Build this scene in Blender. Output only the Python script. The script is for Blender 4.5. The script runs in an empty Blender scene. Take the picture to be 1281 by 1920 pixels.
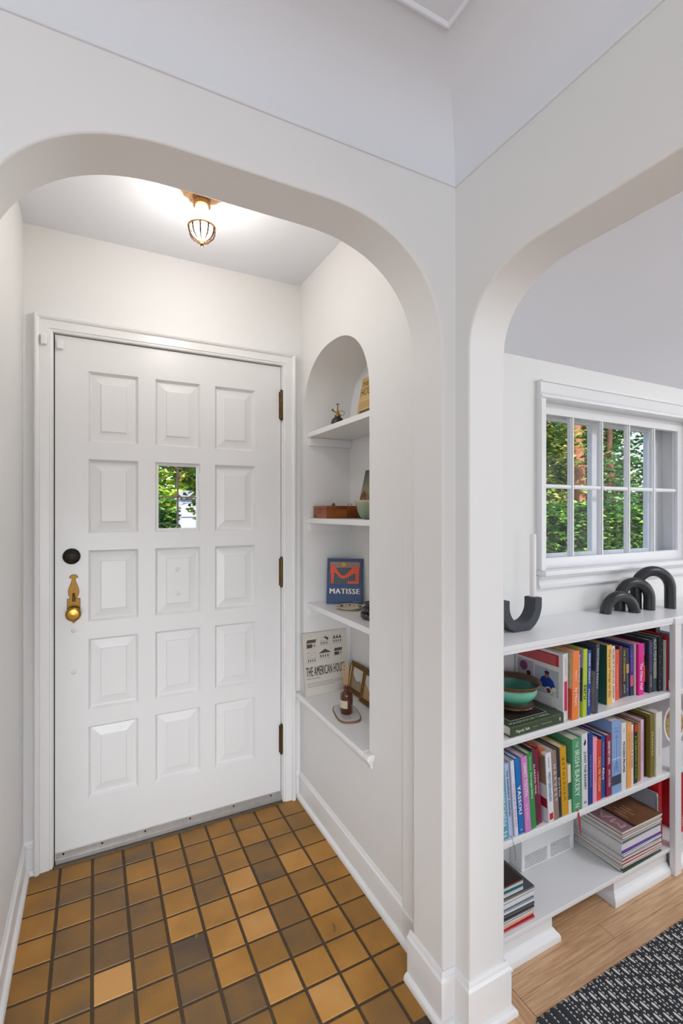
import bpy, bmesh, math, random
from mathutils import Vector, Matrix
from mathutils.geometry import tessellate_polygon
R = math.radians
rnd = random.Random(7)
scn = bpy.context.scene
col = scn.collection

# ------------------------------------------------------------------ camera
cam_d = bpy.data.cameras.new('camera')
cam_d.sensor_fit = 'VERTICAL'; cam_d.sensor_height = 36.0
cam_d.lens = 904.0/1920*36
cam_d.clip_start = 0.05
cam = bpy.data.objects.new('camera', cam_d); col.objects.link(cam)
cam.location = (0, 0, 1.36); cam.rotation_euler = (R(90), 0, R(-27.2))
scn.camera = cam

# ------------------------------------------------------------------ light
world = bpy.data.worlds.new('sky'); scn.world = world; world.use_nodes = True
wn = world.node_tree; wn.nodes.clear()
wo = wn.nodes.new('ShaderNodeOutputWorld'); wb = wn.nodes.new('ShaderNodeBackground')
ws = wn.nodes.new('ShaderNodeTexSky'); ws.sky_type = 'NISHITA'; ws.sun_disc = False
ws.sun_elevation = R(48); ws.sun_rotation = R(200)
wn.links.new(ws.outputs[0], wb.inputs[0]); wn.links.new(wb.outputs[0], wo.inputs[0])
wb.inputs[1].default_value = 0.32
def area(name, loc, target, sx, sy, power, color=(1, 1, 1)):
    d = bpy.data.lights.new(name, 'AREA'); d.shape = 'RECTANGLE'; d.size = sx; d.size_y = sy
    d.energy = power; d.color = color
    o = bpy.data.objects.new(name, d); col.objects.link(o); o.location = loc
    v = Vector(target)-Vector(loc); o.rotation_euler = v.to_track_quat('-Z', 'Y').to_euler()
    return o
sun_d = bpy.data.lights.new('sun', 'SUN'); sun_d.energy = 6.5; sun_d.angle = R(1.5); sun_d.color = (1, .95, .86)
sun = bpy.data.objects.new('sun', sun_d); col.objects.link(sun)
sun.rotation_euler = Vector((.42, .62, -.66)).to_track_quat('-Z', 'Y').to_euler()
area('living_room_ceiling_fill', (2.5, -.35, 2.35), (2.2, .1, 0), .7, .7, 25, (.94, .96, 1))  # unseen overhead fill, added to lift the bookcase top and wood floor
# unseen area fills behind and beside the camera, added to light both rooms
area('hall_fill', (-1.2, -2.9, 1.2), (0.3, 1.0, 2.0), 2.6, 1.7, 22, (.78, .89, 1))
area('hall_door_fill', (.15, -2.9, 1.0), (.3, 2.0, .75), 1.4, 1.4, 22, (.82, .91, 1))  # added fill, aimed through the arch at the lower door
e_ = area('hall_fill_beam', (-.15, -.35, 1.0), (.33, 2.1, .25), .5, .5, 2.5, (.90, .95, 1)); e_.data.spread = R(58)  # added narrow-spread fill near the camera, brightens low door and tiles
area('hall_side_fill', (-2.45, -.6, 1.5), (0.9, 0.4, 1.3), 1.8, 1.6, 13, (.86, .93, 1))
area('living_room_fill', (3.3, -2.8, 1.1), (1.9, 0.6, 2.0), 2.4, 1.7, 23, (.88, .94, 1))
area('living_room_side_fill', (4.85, -.6, 1.3), (1.4, 1.0, 0.9), 1.8, 1.4, 22, (.88, .94, 1))
scn.view_settings.view_transform = 'Standard'
scn.view_settings.look = 'None'
scn.view_settings.exposure = 0.2
scn.view_settings.gamma = 1.0
scn.view_settings.use_curve_mapping = False

# ------------------------------------------------------------------ materials
def lin(c):
    return tuple(((v/255)/12.92 if v/255 <= .04045 else ((v/255+.055)/1.055)**2.4) for v in c)
MATS = {}
def mat(rgb, rough=.5, metal=0., noise=0., nscale=20., bump=0., bscale=60., coat=0., sheen=0.):
    key = (rgb, rough, metal, noise, nscale, bump, bscale, coat, sheen)
    if key in MATS: return MATS[key]
    m = bpy.data.materials.new('paint'); m.use_nodes = True; MATS[key] = m
    nt = m.node_tree; b = nt.nodes['Principled BSDF']; c = lin(rgb)
    b.inputs['Base Color'].default_value = (*c, 1)
    b.inputs['Roughness'].default_value = rough; b.inputs['Metallic'].default_value = metal
    if coat: b.inputs['Coat Weight'].default_value = coat
    if sheen: b.inputs['Sheen Weight'].default_value = sheen
    tc = nt.nodes.new('ShaderNodeTexCoord')
    if noise:
        n = nt.nodes.new('ShaderNodeTexNoise'); n.inputs['Scale'].default_value = nscale; n.inputs['Detail'].default_value = 4
        nt.links.new(tc.outputs['Object'], n.inputs['Vector'])
        mx = nt.nodes.new('ShaderNodeMix'); mx.data_type = 'RGBA'
        mx.inputs[6].default_value = (*[v*(1-noise) for v in c], 1); mx.inputs[7].default_value = (*[min(1, v*(1+noise)) for v in c], 1)
        nt.links.new(n.outputs[0], mx.inputs[0]); nt.links.new(mx.outputs[2], b.inputs['Base Color'])
    if bump:
        n = nt.nodes.new('ShaderNodeTexNoise'); n.inputs['Scale'].default_value = bscale; n.inputs['Detail'].default_value = 3
        nt.links.new(tc.outputs['Object'], n.inputs['Vector'])
        bp = nt.nodes.new('ShaderNodeBump'); bp.inputs['Strength'].default_value = bump; bp.inputs['Distance'].default_value = .004
        nt.links.new(n.outputs[0], bp.inputs['Height']); nt.links.new(bp.outputs[0], b.inputs['Normal'])
    return m
class NT:
    """small helper for node maths"""
    def __init__(s, name):
        s.m = bpy.data.materials.new(name); s.m.use_nodes = True; s.nt = s.m.node_tree
        s.b = s.nt.nodes['Principled BSDF']; tc = s.nt.nodes.new('ShaderNodeTexCoord')
        s.P = tc.outputs['Object']; sp = s.nt.nodes.new('ShaderNodeSeparateXYZ'); s.nt.links.new(s.P, sp.inputs[0])
        s.x, s.y, s.z = sp.outputs
    def put(s, sock, v):
        if hasattr(v, 'is_output') or isinstance(v, bpy.types.NodeSocket): s.nt.links.new(v, sock)
        else: sock.default_value = v
    def f(s, op, a, b=None, c=None):
        n = s.nt.nodes.new('ShaderNodeMath'); n.operation = op; s.put(n.inputs[0], a)
        if b is not None: s.put(n.inputs[1], b)
        if c is not None: s.put(n.inputs[2], c)
        return n.outputs[0]
    def vec(s, x, y, z=0.):
        n = s.nt.nodes.new('ShaderNodeCombineXYZ')
        s.put(n.inputs[0], x); s.put(n.inputs[1], y); s.put(n.inputs[2], z); return n.outputs[0]
    def white(s, v):
        n = s.nt.nodes.new('ShaderNodeTexWhiteNoise'); n.noise_dimensions = '3D'; s.put(n.inputs['Vector'], v); return n.outputs[0]
    def noise(s, v, scale, detail=3., rough=.5):
        n = s.nt.nodes.new('ShaderNodeTexNoise'); s.put(n.inputs['Vector'], v)
        n.inputs['Scale'].default_value = scale; n.inputs['Detail'].default_value = detail; n.inputs['Roughness'].default_value = rough
        return n.outputs[0]
    def ramp(s, fac, stops):
        n = s.nt.nodes.new('ShaderNodeValToRGB'); s.put(n.inputs[0], fac); e = n.color_ramp.elements
        while len(e) < len(stops): e.new(.5)
        for k, (p, c) in enumerate(stops): e[k].position = p; e[k].color = (*lin(c), 1)
        return n.outputs[0]
    def mix(s, fac, a, b, mode='MIX'):
        n = s.nt.nodes.new('ShaderNodeMix'); n.data_type = 'RGBA'; n.blend_type = mode
        s.put(n.inputs[0], fac)
        s.put(n.inputs[6], a if isinstance(a, bpy.types.NodeSocket) else (*lin(a), 1))
        s.put(n.inputs[7], b if isinstance(b, bpy.types.NodeSocket) else (*lin(b), 1))
        return n.outputs[2]
    def bump(s, h, strength=.3, dist=.003):
        n = s.nt.nodes.new('ShaderNodeBump'); n.inputs['Strength'].default_value = strength; n.inputs['Distance'].default_value = dist
        s.put(n.inputs['Height'], h); s.nt.links.new(n.outputs[0], s.b.inputs['Normal'])
    def done(s, color, rough=.5):
        s.put(s.b.inputs['Base Color'], color); s.put(s.b.inputs['Roughness'], rough); return s.m

WALL = mat((235, 234, 232), .6, noise=.012, nscale=3, bump=.06, bscale=9)
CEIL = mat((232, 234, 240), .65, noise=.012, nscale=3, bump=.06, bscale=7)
TRIM = mat((238, 237, 236), .3, noise=.015, nscale=12, bump=.05, bscale=30)
TRIMB = mat((236, 236, 237), .28, noise=.015, nscale=9, bump=.04, bscale=22)
DOOR = mat((234, 233, 232), .36, noise=.012, nscale=9, bump=.07, bscale=24)
BRASS = mat((122, 90, 44), .4, 1., noise=.25, nscale=60, bump=.15, bscale=120)
OLDBRASS = mat((104, 82, 48), .45, 1., noise=.35, nscale=90, bump=.2, bscale=150)
PALEBRASS = mat((214, 172, 122), .4, .75, noise=.15, nscale=60)
BLACKM = mat((34, 31, 28), .4, .6)
DARKGAP = mat((52, 44, 38), .9)
STEEL = mat((186, 182, 178), .4, .45, noise=.15, nscale=50)
PAPER = mat((226, 219, 205), .85, noise=.05, nscale=200)
MAGP = mat((214, 211, 208), .6, noise=.06, nscale=220)
CHAR = mat((44, 45, 47), .34, noise=.12, nscale=30)
SLATE = mat((62, 67, 73), .7, noise=.12, nscale=50, bump=.2, bscale=200)

def glass_mat(gloss=.004):
    m = bpy.data.materials.new('window_glass'); m.use_nodes = True; nt = m.node_tree; nt.nodes.clear()
    o = nt.nodes.new('ShaderNodeOutputMaterial'); t = nt.nodes.new('ShaderNodeBsdfTransparent'); g = nt.nodes.new('ShaderNodeBsdfGlossy')
    g.inputs['Roughness'].default_value = .02; mx = nt.nodes.new('ShaderNodeMixShader'); mx.inputs[0].default_value = gloss
    nt.links.new(t.outputs[0], mx.inputs[1]); nt.links.new(g.outputs[0], mx.inputs[2]); nt.links.new(mx.outputs[0], o.inputs[0])
    return m
GLASS = glass_mat()
def emit_mat(rgb, strength):
    m = bpy.data.materials.new('lamp_glow'); m.use_nodes = True; b = m.node_tree.nodes['Principled BSDF']
    b.inputs['Base Color'].default_value = (*lin(rgb), 1); b.inputs['Roughness'].default_value = .3
    b.inputs['Emission Color'].default_value = (*lin(rgb), 1); b.inputs['Emission Strength'].default_value = strength
    return m

# ------------------------------------------------------------------ mesh tools
class MB:
    def __init__(s): s.v = []; s.f = []; s.mi = []
    def add(s, vs, fs, mi=0):
        o = len(s.v); s.v += [tuple(p) for p in vs]; s.f += [tuple(i+o for i in f) for f in fs]; s.mi += [mi]*len(fs); return s
    def box(s, x0, x1, y0, y1, z0, z1, mi=0, M=None):
        vs = [(x, y, z) for x in (x0, x1) for y in (y0, y1) for z in (z0, z1)]
        if M: vs = [M @ Vector(p) for p in vs]
        return s.add(vs, [(0, 1, 3, 2), (4, 6, 7, 5), (0, 4, 5, 1), (2, 3, 7, 6), (0, 2, 6, 4), (1, 5, 7, 3)], mi)
    def plate(s, outer, holes, to3, a0, a1, mi=0):
        """a flat slab: outline (with holes) in 2D, thickness from a0 to a1; to3(u, v, a) -> point"""
        loops = [outer]+list(holes)
        pts = [p for l in loops for p in l]; n = len(pts)
        tri = tessellate_polygon([[Vector((u, v, 0)) for u, v in l] for l in loops]) if holes else [tuple(range(n))]
        vs = [to3(u, v, a0) for u, v in pts]+[to3(u, v, a1) for u, v in pts]
        fs = [tuple(t) for t in tri]+[tuple(i+n for i in reversed(t)) for t in tri]
        o = 0
        for l in loops:
            k = len(l)
            for i in range(k):
                j = (i+1) % k; fs.append((o+i, o+j, o+j+n, o+i+n))
            o += k
        return s.add(vs, fs, mi)
    def lathe(s, prof, c=(0, 0, 0), seg=32, mi=0, M=None, sx=1., sy=1.):
        vs = []; fs = []
        for r, z in prof:
            for k in range(seg):
                a = 2*math.pi*k/seg; vs.append(Vector((r*math.cos(a)*sx, r*math.sin(a)*sy, z)))
        for i in range(len(prof)-1):
            for k in range(seg):
                k2 = (k+1) % seg; fs.append((i*seg+k, i*seg+k2, (i+1)*seg+k2, (i+1)*seg+k))
        if prof[0][0] < .002: fs.append(tuple(reversed(range(seg))))
        if prof[-1][0] < .002: fs.append(tuple((len(prof)-1)*seg+k for k in range(seg)))
        M = M or Matrix.Identity(4); c = Vector(c)
        return s.add([(M @ p)+c for p in vs], fs, mi)
    def tube(s, pts, r, seg=10, mi=0, caps=True, closed=False):
        pts = [Vector(p) for p in pts]; n = len(pts); vs = []; fs = []; up = None
        rr = r if isinstance(r, (list, tuple)) else [r]*n
        for i, p in enumerate(pts):
            if closed: t = (pts[(i+1) % n]-pts[i-1]).normalized()
            else: t = ((pts[i+1] if i < n-1 else p)-(pts[i-1] if i else p)).normalized()
            if up is None: up = t.orthogonal().normalized()
            up = (up-t*up.dot(t)).normalized(); w = t.cross(up)
            for k in range(seg):
                a = 2*math.pi*k/seg; vs.append(p+(up*math.cos(a)+w*math.sin(a))*rr[i])
        for i in range(n if closed else n-1):
            j = (i+1) % n
            for k in range(seg):
                k2 = (k+1) % seg; fs.append((i*seg+k, i*seg+k2, j*seg+k2, j*seg+k))
        if caps and not closed: fs.append(tuple(reversed(range(seg)))); fs.append(tuple((n-1)*seg+k for k in range(seg)))
        return s.add(vs, fs, mi)
    def sweep(s, path, prof, to3, closed=False, mi=0, side=1):
        """sweep an open/closed profile [(offset, height)] along a 2D polyline with mitred corners"""
        n = len(path); P = [Vector(p) for p in path]; rows = []
        for i in range(n):
            a = (P[i]-P[i-1]).normalized() if (i or closed) else None
            b = (P[(i+1) % n]-P[i]).normalized() if (i < n-1 or closed) else None
            na = Vector((-a.y, a.x)) if a else None; nb = Vector((-b.y, b.x)) if b else None
            if na is None: m = nb
            elif nb is None: m = na
            else: m = (na+nb); m = m/max(.2, m.dot(na))
            rows.append([to3(P[i].x+m.x*o*side, P[i].y+m.y*o*side, h) for o, h in prof])
        k = len(prof); vs = [p for r_ in rows for p in r_]; fs = []
        for i in range(n if closed else n-1):
            j = (i+1) % n
            for q in range(k):
                q2 = (q+1) % k; fs.append((i*k+q, i*k+q2, j*k+q2, j*k+q))
        if not closed: fs.append(tuple(range(k))); fs.append(tuple((n-1)*k+q for q in reversed(range(k))))
        return s.add(vs, fs, mi)
    def build(s, name, mats, parent=None, bevel=0., smooth=None, loc=None, bseg=2):
        me = bpy.data.meshes.new(name); me.from_pydata(s.v, [], s.f)
        bm = bmesh.new(); bm.from_mesh(me); bmesh.ops.recalc_face_normals(bm, faces=bm.faces); bm.to_mesh(me); bm.free()
        if not isinstance(mats, (list, tuple)): mats = [mats]
        for m in mats: me.materials.append(m)
        if len(mats) > 1: me.polygons.foreach_set('material_index', s.mi)
        if smooth:
            me.polygons.foreach_set('use_smooth', [True]*len(me.polygons)); me.set_sharp_from_angle(angle=R(smooth))
        o = bpy.data.objects.new(name, me); col.objects.link(o)
        if parent: o.parent = parent
        if loc: o.location = loc
        if bevel:
            b = o.modifiers.new('bevel', 'BEVEL'); b.width = bevel; b.segments = bseg; b.limit_method = 'ANGLE'; b.angle_limit = R(40)
            b.harden_normals = False
        return o
def XZ(u, v, a): return (u, a, v)
def YZ(u, v, a): return (a, u, v)
def XY(u, v, a): return (u, v, a)
def tag(o, label=None, cat=None, group=None, kind=None):
    if label: o['label'] = label
    if cat: o['category'] = cat
    if group: o['group'] = group
    if kind: o['kind'] = kind
    return o
def struct(o): o['kind'] = 'structure'; return o
def thing(name, label, cat, loc=(0, 0, 0), rot=(0, 0, 0), group=None):
    o = bpy.data.objects.new(name, None); col.objects.link(o); o.location = loc; o.rotation_euler = rot
    o.empty_display_size = .05
    return tag(o, label, cat, group)
def text(name, s, m, parent, origin, ux, uy, length, height, bold=0., both=True):
    """lettering as a mesh: baseline start at origin, running along ux, letter-up uy, fitted into length x height"""
    cu = bpy.data.curves.new('t', 'FONT'); cu.body = s; cu.size = 1; cu.extrude = 0; cu.offset = 0; cu.space_character = 1+bold*4; cu.resolution_u = 2
    t = bpy.data.objects.new('t', cu); col.objects.link(t)
    dg = bpy.context.evaluated_depsgraph_get(); dg.update()
    me = bpy.data.meshes.new_from_object(t.evaluated_get(dg)); bpy.data.objects.remove(t); bpy.data.curves.remove(cu)
    if not me.vertices: return None
    if bold:      # heavier strokes: the letters repeated with tiny shifts
        V0 = [v.co.copy() for v in me.vertices]; F0 = [tuple(p.vertices) for p in me.polygons]; k = bold*1.3
        vs, fs = [], []
        for q, (dx, dy) in enumerate(((-k, 0), (k, 0), (0, 0))):
            o_ = len(vs); vs += [(v.x+dx, v.y+dy, q) for v in V0]; fs += [tuple(i+o_ for i in f) for f in F0]
        me = bpy.data.meshes.new(name); me.from_pydata(vs, [], fs)
    xs = [v.co.x for v in me.vertices]; ys = [v.co.y for v in me.vertices]
    x0, x1, y0, y1 = min(xs), max(xs), min(ys), max(ys)
    ux = Vector(ux).normalized(); uy = Vector(uy).normalized(); n = ux.cross(uy); og = Vector(origin)
    for v in me.vertices:
        a = (v.co.x-x0)/(x1-x0)*length; b = (v.co.y-y0)/(y1-y0)*height
        v.co = og+ux*a+uy*b+n*(.0004+.00015*v.co.z)
    me.materials.clear(); me.materials.append(m); me.name = name
    o = bpy.data.objects.new(name, me); col.objects.link(o); o.parent = parent
    return o

# ================================================================== THE SETTING
YD, YA, YAB = 2.15, 1.019, 1.151       # door wall, arch wall front and back
XV, XR, XB, XB2, YB = .88, .826, .87, .995, .965
# ---- arch outline helper: half profile distance-from-jamb -> height
def arch_loop(u0, u1, prof, z0):
    """closed outline of an arched opening from u0 to u1, floor z0"""
    left = [(u0+d, z) for d, z in prof]; right = [(u1-d, z) for d, z in reversed(prof)]
    return [(u0, z0)]+left+right+[(u1, z0)]
def squircle(r, zs, zt, n=2.25, k=22):
    out = []
    for i in range(k+1):
        a = math.pi/2*i/k
        c, s_ = math.cos(a), math.sin(a)
        out.append((r-r*c**(2/n), zs+(zt-zs)*s_**(2/n)))
    return out
profA = squircle(.36, 1.765, 2.097, 2.35)
profB = squircle(.24, 1.775, 1.967, 2.3)
# ---- floors
# entry floor: quarry tiles in an 0.1085 m grid, tone of every tile as it is in the place
tone = ["4433544344", "5335445654", "6534535355", "6333638276", "4323767545", "3394178365", "5434265364", "5543328665", "5544434865", "5463554645"]
m = NT('quarry_tile')
at = m.nt.nodes.new('ShaderNodeAttribute'); at.attribute_name = 'tone'
tn = m.f('ADD', at.outputs['Fac'], m.f('MULTIPLY', m.f('SUBTRACT', m.noise(m.P, 6., 3.), .5), .75))
c = m.ramp(tn, [(0, (88, 70, 58)), (.2, (120, 92, 58)), (.4, (152, 109, 46)), (.6, (182, 127, 46)), (.8, (210, 149, 66)), (1, (228, 168, 94))])
c = m.mix(m.f('MULTIPLY', m.noise(m.P, 300., 2.), .35), c, (84, 62, 40))
m.bump(m.noise(m.P, 160., 4.), .25, .0015)
TILE = m.done(c, m.f('ADD', .38, m.f('MULTIPLY', m.noise(m.P, 12., 2.), .2)))
grout = mat((82, 66, 48), .95, noise=.25, nscale=90, bump=.5, bscale=300)
tb = MB(); tones = []
xs = [-.2215+.1085*k for k in range(11)]; ysr = [2.140-.1088*k for k in range(11)]
g = .0035
for r_ in range(10):
    for c_ in range(10):
        x0, x1 = max(xs[c_]+g, -.235), min(xs[c_+1]-g, XV); y1 = ysr[r_]-g; y0 = ysr[r_+1]+g
        if y0 < 1.03: y0 = 1.03
        if y1-y0 < .01: continue
        t = int(tone[r_][c_])/9
        n0 = len(tb.f); b_ = .0022
        tb.add([(x0, y0, -.004), (x1, y0, -.004), (x1, y1, -.004), (x0, y1, -.004), (x0+b_, y0+b_, 0), (x1-b_, y0+b_, 0), (x1-b_, y1-b_, 0), (x0+b_, y1-b_, 0)],
               [(0, 1, 5, 4), (1, 2, 6, 5), (2, 3, 7, 6), (3, 0, 4, 7), (4, 5, 6, 7)])
        tones += [t]*8
nt_ = len(tb.v)
tb.box(-.235, XV, 1.0, YD+.04, -.03, -.0022, 1)
fl = struct(tb.build('floor', [TILE, grout]))
a_ = fl.data.attributes.new('tone', 'FLOAT', 'POINT')
vals = tones+[.4]*(len(fl.data.vertices)-nt_); a_.data.foreach_set('value', vals)

def plank_mat(along_x, tint=(1, 1, 1)):
    m = NT('oak_strip')
    u, v = (m.x, m.y) if along_x else (m.y, m.x)
    row = m.f('FLOOR', m.f('DIVIDE', v, .057)); rv = m.f('FRACT', m.f('DIVIDE', v, .057))
    uu = m.f('ADD', m.f('DIVIDE', u, .93), m.f('MULTIPLY', m.white(m.vec(row, 3.3)), 7.))
    idc = m.white(m.vec(row, m.f('FLOOR', uu))); fu = m.f('FRACT', uu)
    base = m.ramp(idc, [(0, (204, 160, 124)), (.35, (222, 182, 144)), (.7, (232, 196, 156)), (1, (212, 168, 128))])
    gv = m.vec(m.f('MULTIPLY', u, 2.2), m.f('ADD', m.f('MULTIPLY', v, 34.), m.f('MULTIPLY', idc, 50.)))
    w = m.noise(gv, 3.2, 6., .68)
    c = m.mix(m.f('MULTIPLY', m.f('SUBTRACT', 1., m.f('MULTIPLY', w, 1.45)), 1.5), base, (170, 122, 84))
    e = m.f('MAXIMUM', m.f('LESS_THAN', rv, .022), m.f('LESS_THAN', fu, .0022))
    c = m.mix(m.f('MULTIPLY', e, .8), c, (104, 74, 50))
    m.bump(m.f('SUBTRACT', m.f('MULTIPLY', w, .15), e), .2, .0012)
    return m.done(c, .33)
fb = MB().box(1.062, 5.0, -3.0, 1.29, -.03, 0)
struct(fb.build('floor.001', plank_mat(True)))
fb = MB().box(-2.6, 1.060, -3.0, .998, -.03, 0)
struct(fb.build('floor.002', plank_mat(False)))
th = MB().box(-.2, 1.06, .999, 1.028, -.03, .002)
struct(th.build('trim_1', mat((176, 128, 84), .4, noise=.15, nscale=30), bevel=.0015))

# ---- wall with the arch to the entry (A)
ZC = 2.235
outA = [(-2.6, 0), (-2.6, 2.62), (1.0, 2.62), (1.0, 0)]
hole = arch_loop(-.196, XR, profA, 0)
outl = [(-2.6, 0), (-2.6, 2.62), (XB+.02, 2.62), (XB+.02, 0)]+list(reversed(hole))
struct(MB().plate(outl, [], XZ, YA, YAB).build('wall_front', WALL, smooth=25, bevel=.004))
# ---- wall with the arch to the living room (B)
holeB = arch_loop(-.55, YB, profB, 0)
outB = [(-3.0, 0), (-3.0, 2.62), (1.273, 2.62), (1.273, 0)]+list(reversed(holeB))
struct(MB().plate(outB, [], YZ, XB, XB2).build('wall_right', WALL, smooth=25, bevel=.004))
# ---- entry vestibule walls
struct(MB().box(-.36, -.235, YAB, YD+.16, -.02, 2.5).build('wall_entry_left', WALL))
nich = [(YB_, z) for YB_, z in []]
def niche_loop(z0):
    r = .307; c0 = 1.80; pr = []
    for i in range(41):
        a = math.pi*i/40; n = 2.25
        cx_ = math.copysign(abs(math.cos(a))**(2/n), math.cos(a)); sz = abs(math.sin(a))**(2/n)
        pr.append((c0-r*cx_, 1.785+.286*sz))
    return [(c0-r, z0)]+pr+[(c0+r, z0)]
NL = niche_loop(.485)
nw = MB().box(XV, 1.0, YAB, 1.40, -.02, 2.5)
nw.plate([(1.40, -.02), (1.40, 2.5), (YD+.02, 2.5), (YD+.02, -.02)], [NL], YZ, XV, 1.13)
struct(nw.build('wall_entry_right', WALL, smooth=25))
# niche lining: shell continuing the opening back to x = 1.13
nb = MB(); NLo = NL
k = len(NL)
big = [(1.80+(u-1.80)*1.1, .46 if v < .5 else v+(.0 if v < 1.78 else .03)) for u, v in NL]
nb.box(1.13, 1.16, 1.40, 2.17, .44, 2.16)
struct(nb.build('wall_niche', WALL, smooth=25))
# door wall with its opening
DX0, DX1, DZ = -.137, .788, 2.048
struct(MB().plate([(-.36, -.02), (-.36, 2.5), (XV+.12, 2.5), (XV+.12, -.02), (DX1, -.02), (DX1, DZ), (DX0, DZ), (DX0, -.02)], [], XZ, YD, YD+.15).build('wall_entry_back', WALL))
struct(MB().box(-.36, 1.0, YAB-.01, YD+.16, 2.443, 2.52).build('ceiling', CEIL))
# ---- hall: remaining walls, coved ceiling
struct(MB().box(-2.7, -2.6, -3.1, 1.15, 0, 2.62).build('wall_left', WALL))
struct(MB().box(-2.7, 5.1, -3.1, -3.0, 0, 2.62).build('wall_rear', WALL))
CZ = 2.405
# cove: quarter curve from the wall line out to the flat ceiling, mitred in the corners
cp = [(-.02, ZC+.0), (.005, ZC), (.0075, ZC+.003), (.0085, ZC+.008), (.0085, ZC+.012), (.009, ZC+.016)]
for i in range(1, 19):
    a = math.pi/2*i/18; cp.append((.009+.165*(1-math.cos(a)), ZC+.016+(CZ-ZC-.016)*math.sin(a)))
cp += [(.20, CZ), (.20, 2.6), (-.02, 2.6)]
cove = MB().sweep([(XB, YA), (-2.6, YA), (-2.6, -3.0), (XB, -3.0)], cp, XY, closed=True)
cove.box(-2.42, .69, -2.82, .84, CZ+.0006, 2.59)
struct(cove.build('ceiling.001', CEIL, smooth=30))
mp = [(0, CZ+.002), (.001, CZ-.004), (.004, CZ-.007), (.008, CZ-.007), (.011, CZ-.004), (.012, CZ+.002)]
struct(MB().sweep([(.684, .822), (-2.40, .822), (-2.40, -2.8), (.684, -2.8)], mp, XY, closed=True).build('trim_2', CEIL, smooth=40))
# ---- living room
YW = 1.273
WX0, WX1, WZ0, WZ1 = 1.509, 2.505, 1.138, 1.785
struct(MB().plate([(XB2-.02, 0), (XB2-.02, 2.6), (5.0, 2.6), (5.0, 0)], [[(WX0, WZ0), (WX0, WZ1), (WX1, WZ1), (WX1, WZ0)]], XZ, YW, YW+.165).build('wall_window', WALL))
struct(MB().box(5.0, 5.1, -3.1, 1.45, 0, 2.6).build('wall_far_right', WALL))
cl = MB()
prof = [(YW+.02, 1.935)]+[(YW-.0-.70*(1-math.cos(a)), 1.935+.50*math.sin(a)) for a in [R(15*i) for i in range(0, 7)]]
prof = [(YW, 1.932), (YW-.05, 1.953), (YW-.62, 2.31), (YW-.74, 2.36), (YW-.9, 2.385), (-3.0, 2.385), (-3.0, 2.6), (YW, 2.6)]
cl.plate(prof, [], lambda u, v, a: (a, u, v), XB2, 5.0)
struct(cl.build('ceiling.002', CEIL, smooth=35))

# ---- baseboards
def base_prof(h, t=.013):
    return [(0, 0), (t+.013, 0), (t+.013, .006), (t+.011, .013), (t+.006, .018), (t, .020), (t, h-.030), (t-.001, h-.027), (t+.003, h-.022), (t+.002, h-.016), (t-.004, h-.011), (t-.006, h-.004), (t-.009, h), (0, h)]
struct(MB().sweep([(XV, YAB), (XV, YD), (.858, YD)], base_prof(.122, .009), XY, side=1).build('baseboard_right', TRIM, smooth=30))
struct(MB().sweep([(-.200, YD), (-.235, YD), (-.235, YAB)], base_prof(.122, .009), XY, side=1).build('baseboard_left', TRIM, smooth=30))
struct(MB().sweep([(XR, YAB+.012), (XR, YA), (XB, YA), (XB, YB), (XB2, YB), (XB2, YB+.06)], base_prof(.138), XY, side=-1).build('baseboard_front', TRIM, smooth=30))
struct(MB().sweep([(-2.6, YA), (-.196, YA), (-.196, YAB)], base_prof(.138), XY, side=-1).build('baseboard_hall', TRIM, smooth=30))

# ================================================================== THE DOOR
door = thing('door_1', None, None, (0, YD, 0)); door['kind'] = 'structure'
LY = .006   # leaf face, local to the wall plane
rows = [(1.638, 1.918), (1.277, 1.570), (.925, 1.208), (.575, .857), (.227, .509)]
cols_ = [(-.019, .164), (.230, .414), (.478, .661)]
lf = MB(); holes = []
for ri, (z0, z1) in enumerate(rows):
    for ci, (x0, x1) in enumerate(cols_):
        lite = (ri == 1 and ci == 1)
        holes.append([(x0, z0), (x0, z1), (x1, z1), (x1, z0)])
        if lite:
            rings = [(0, 0), (.005, .010), (.008, .010)]
        else:
            rings = [(0, 0), (.004, .008), (.009, .016), (.011, .0165), (.044, .0085), (.0455, .0045), (.047, .004)]
        vs = []
        for ins, dep in rings:
            vs += [(x0+ins, LY+dep, z0+ins), (x1-ins, LY+dep, z0+ins), (x1-ins, LY+dep, z1-ins), (x0+ins, LY+dep, z1-ins)]
        fs = [(q*4+e, q*4+(e+1) % 4, (q+1)*4+(e+1) % 4, (q+1)*4+e) for q in range(len(rings)-1) for e in range(4)]
        if not lite: fs.append(tuple((len(rings)-1)*4+e for e in range(4)))
        else:
            o_ = len(rings)*4; i_ = o_-4
            for e in range(4): p = vs[i_+e]; vs.append((p[0], LY+.044, p[2]))
            fs += [(i_+e, i_+(e+1) % 4, o_+(e+1) % 4, o_+e) for e in range(4)]
        lf.add(vs, fs)
X0, X1, Z0, Z1 = DX0+.004, DX1-.003, .014, DZ-.004
outer = [(X0, Z0), (X0, Z1), (X1, Z1), (X1, Z0)]
tri = tessellate_polygon([[Vector((u, v, 0)) for u, v in l] for l in [outer]+holes])
pts = [p for l in [outer]+holes for p in l]
lf.add([(u, LY, v) for u, v in pts], tri)
lf.add([(u, y, v) for y in (LY, LY+.044) for u, v in outer], [(0, 1, 5, 4), (1, 2, 6, 5), (2, 3, 7, 6), (3, 0, 4, 7)])
hl = holes[4]; tri = tessellate_polygon([[Vector((u, v, 0)) for u, v in l] for l in [outer, [(u+(.008 if u < .3 else -.008), v+(.008 if v < 1.4 else -.008)) for u, v in hl]]])
pts = outer+[(u+(.008 if u < .3 else -.008), v+(.008 if v < 1.4 else -.008)) for u, v in hl]
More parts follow.
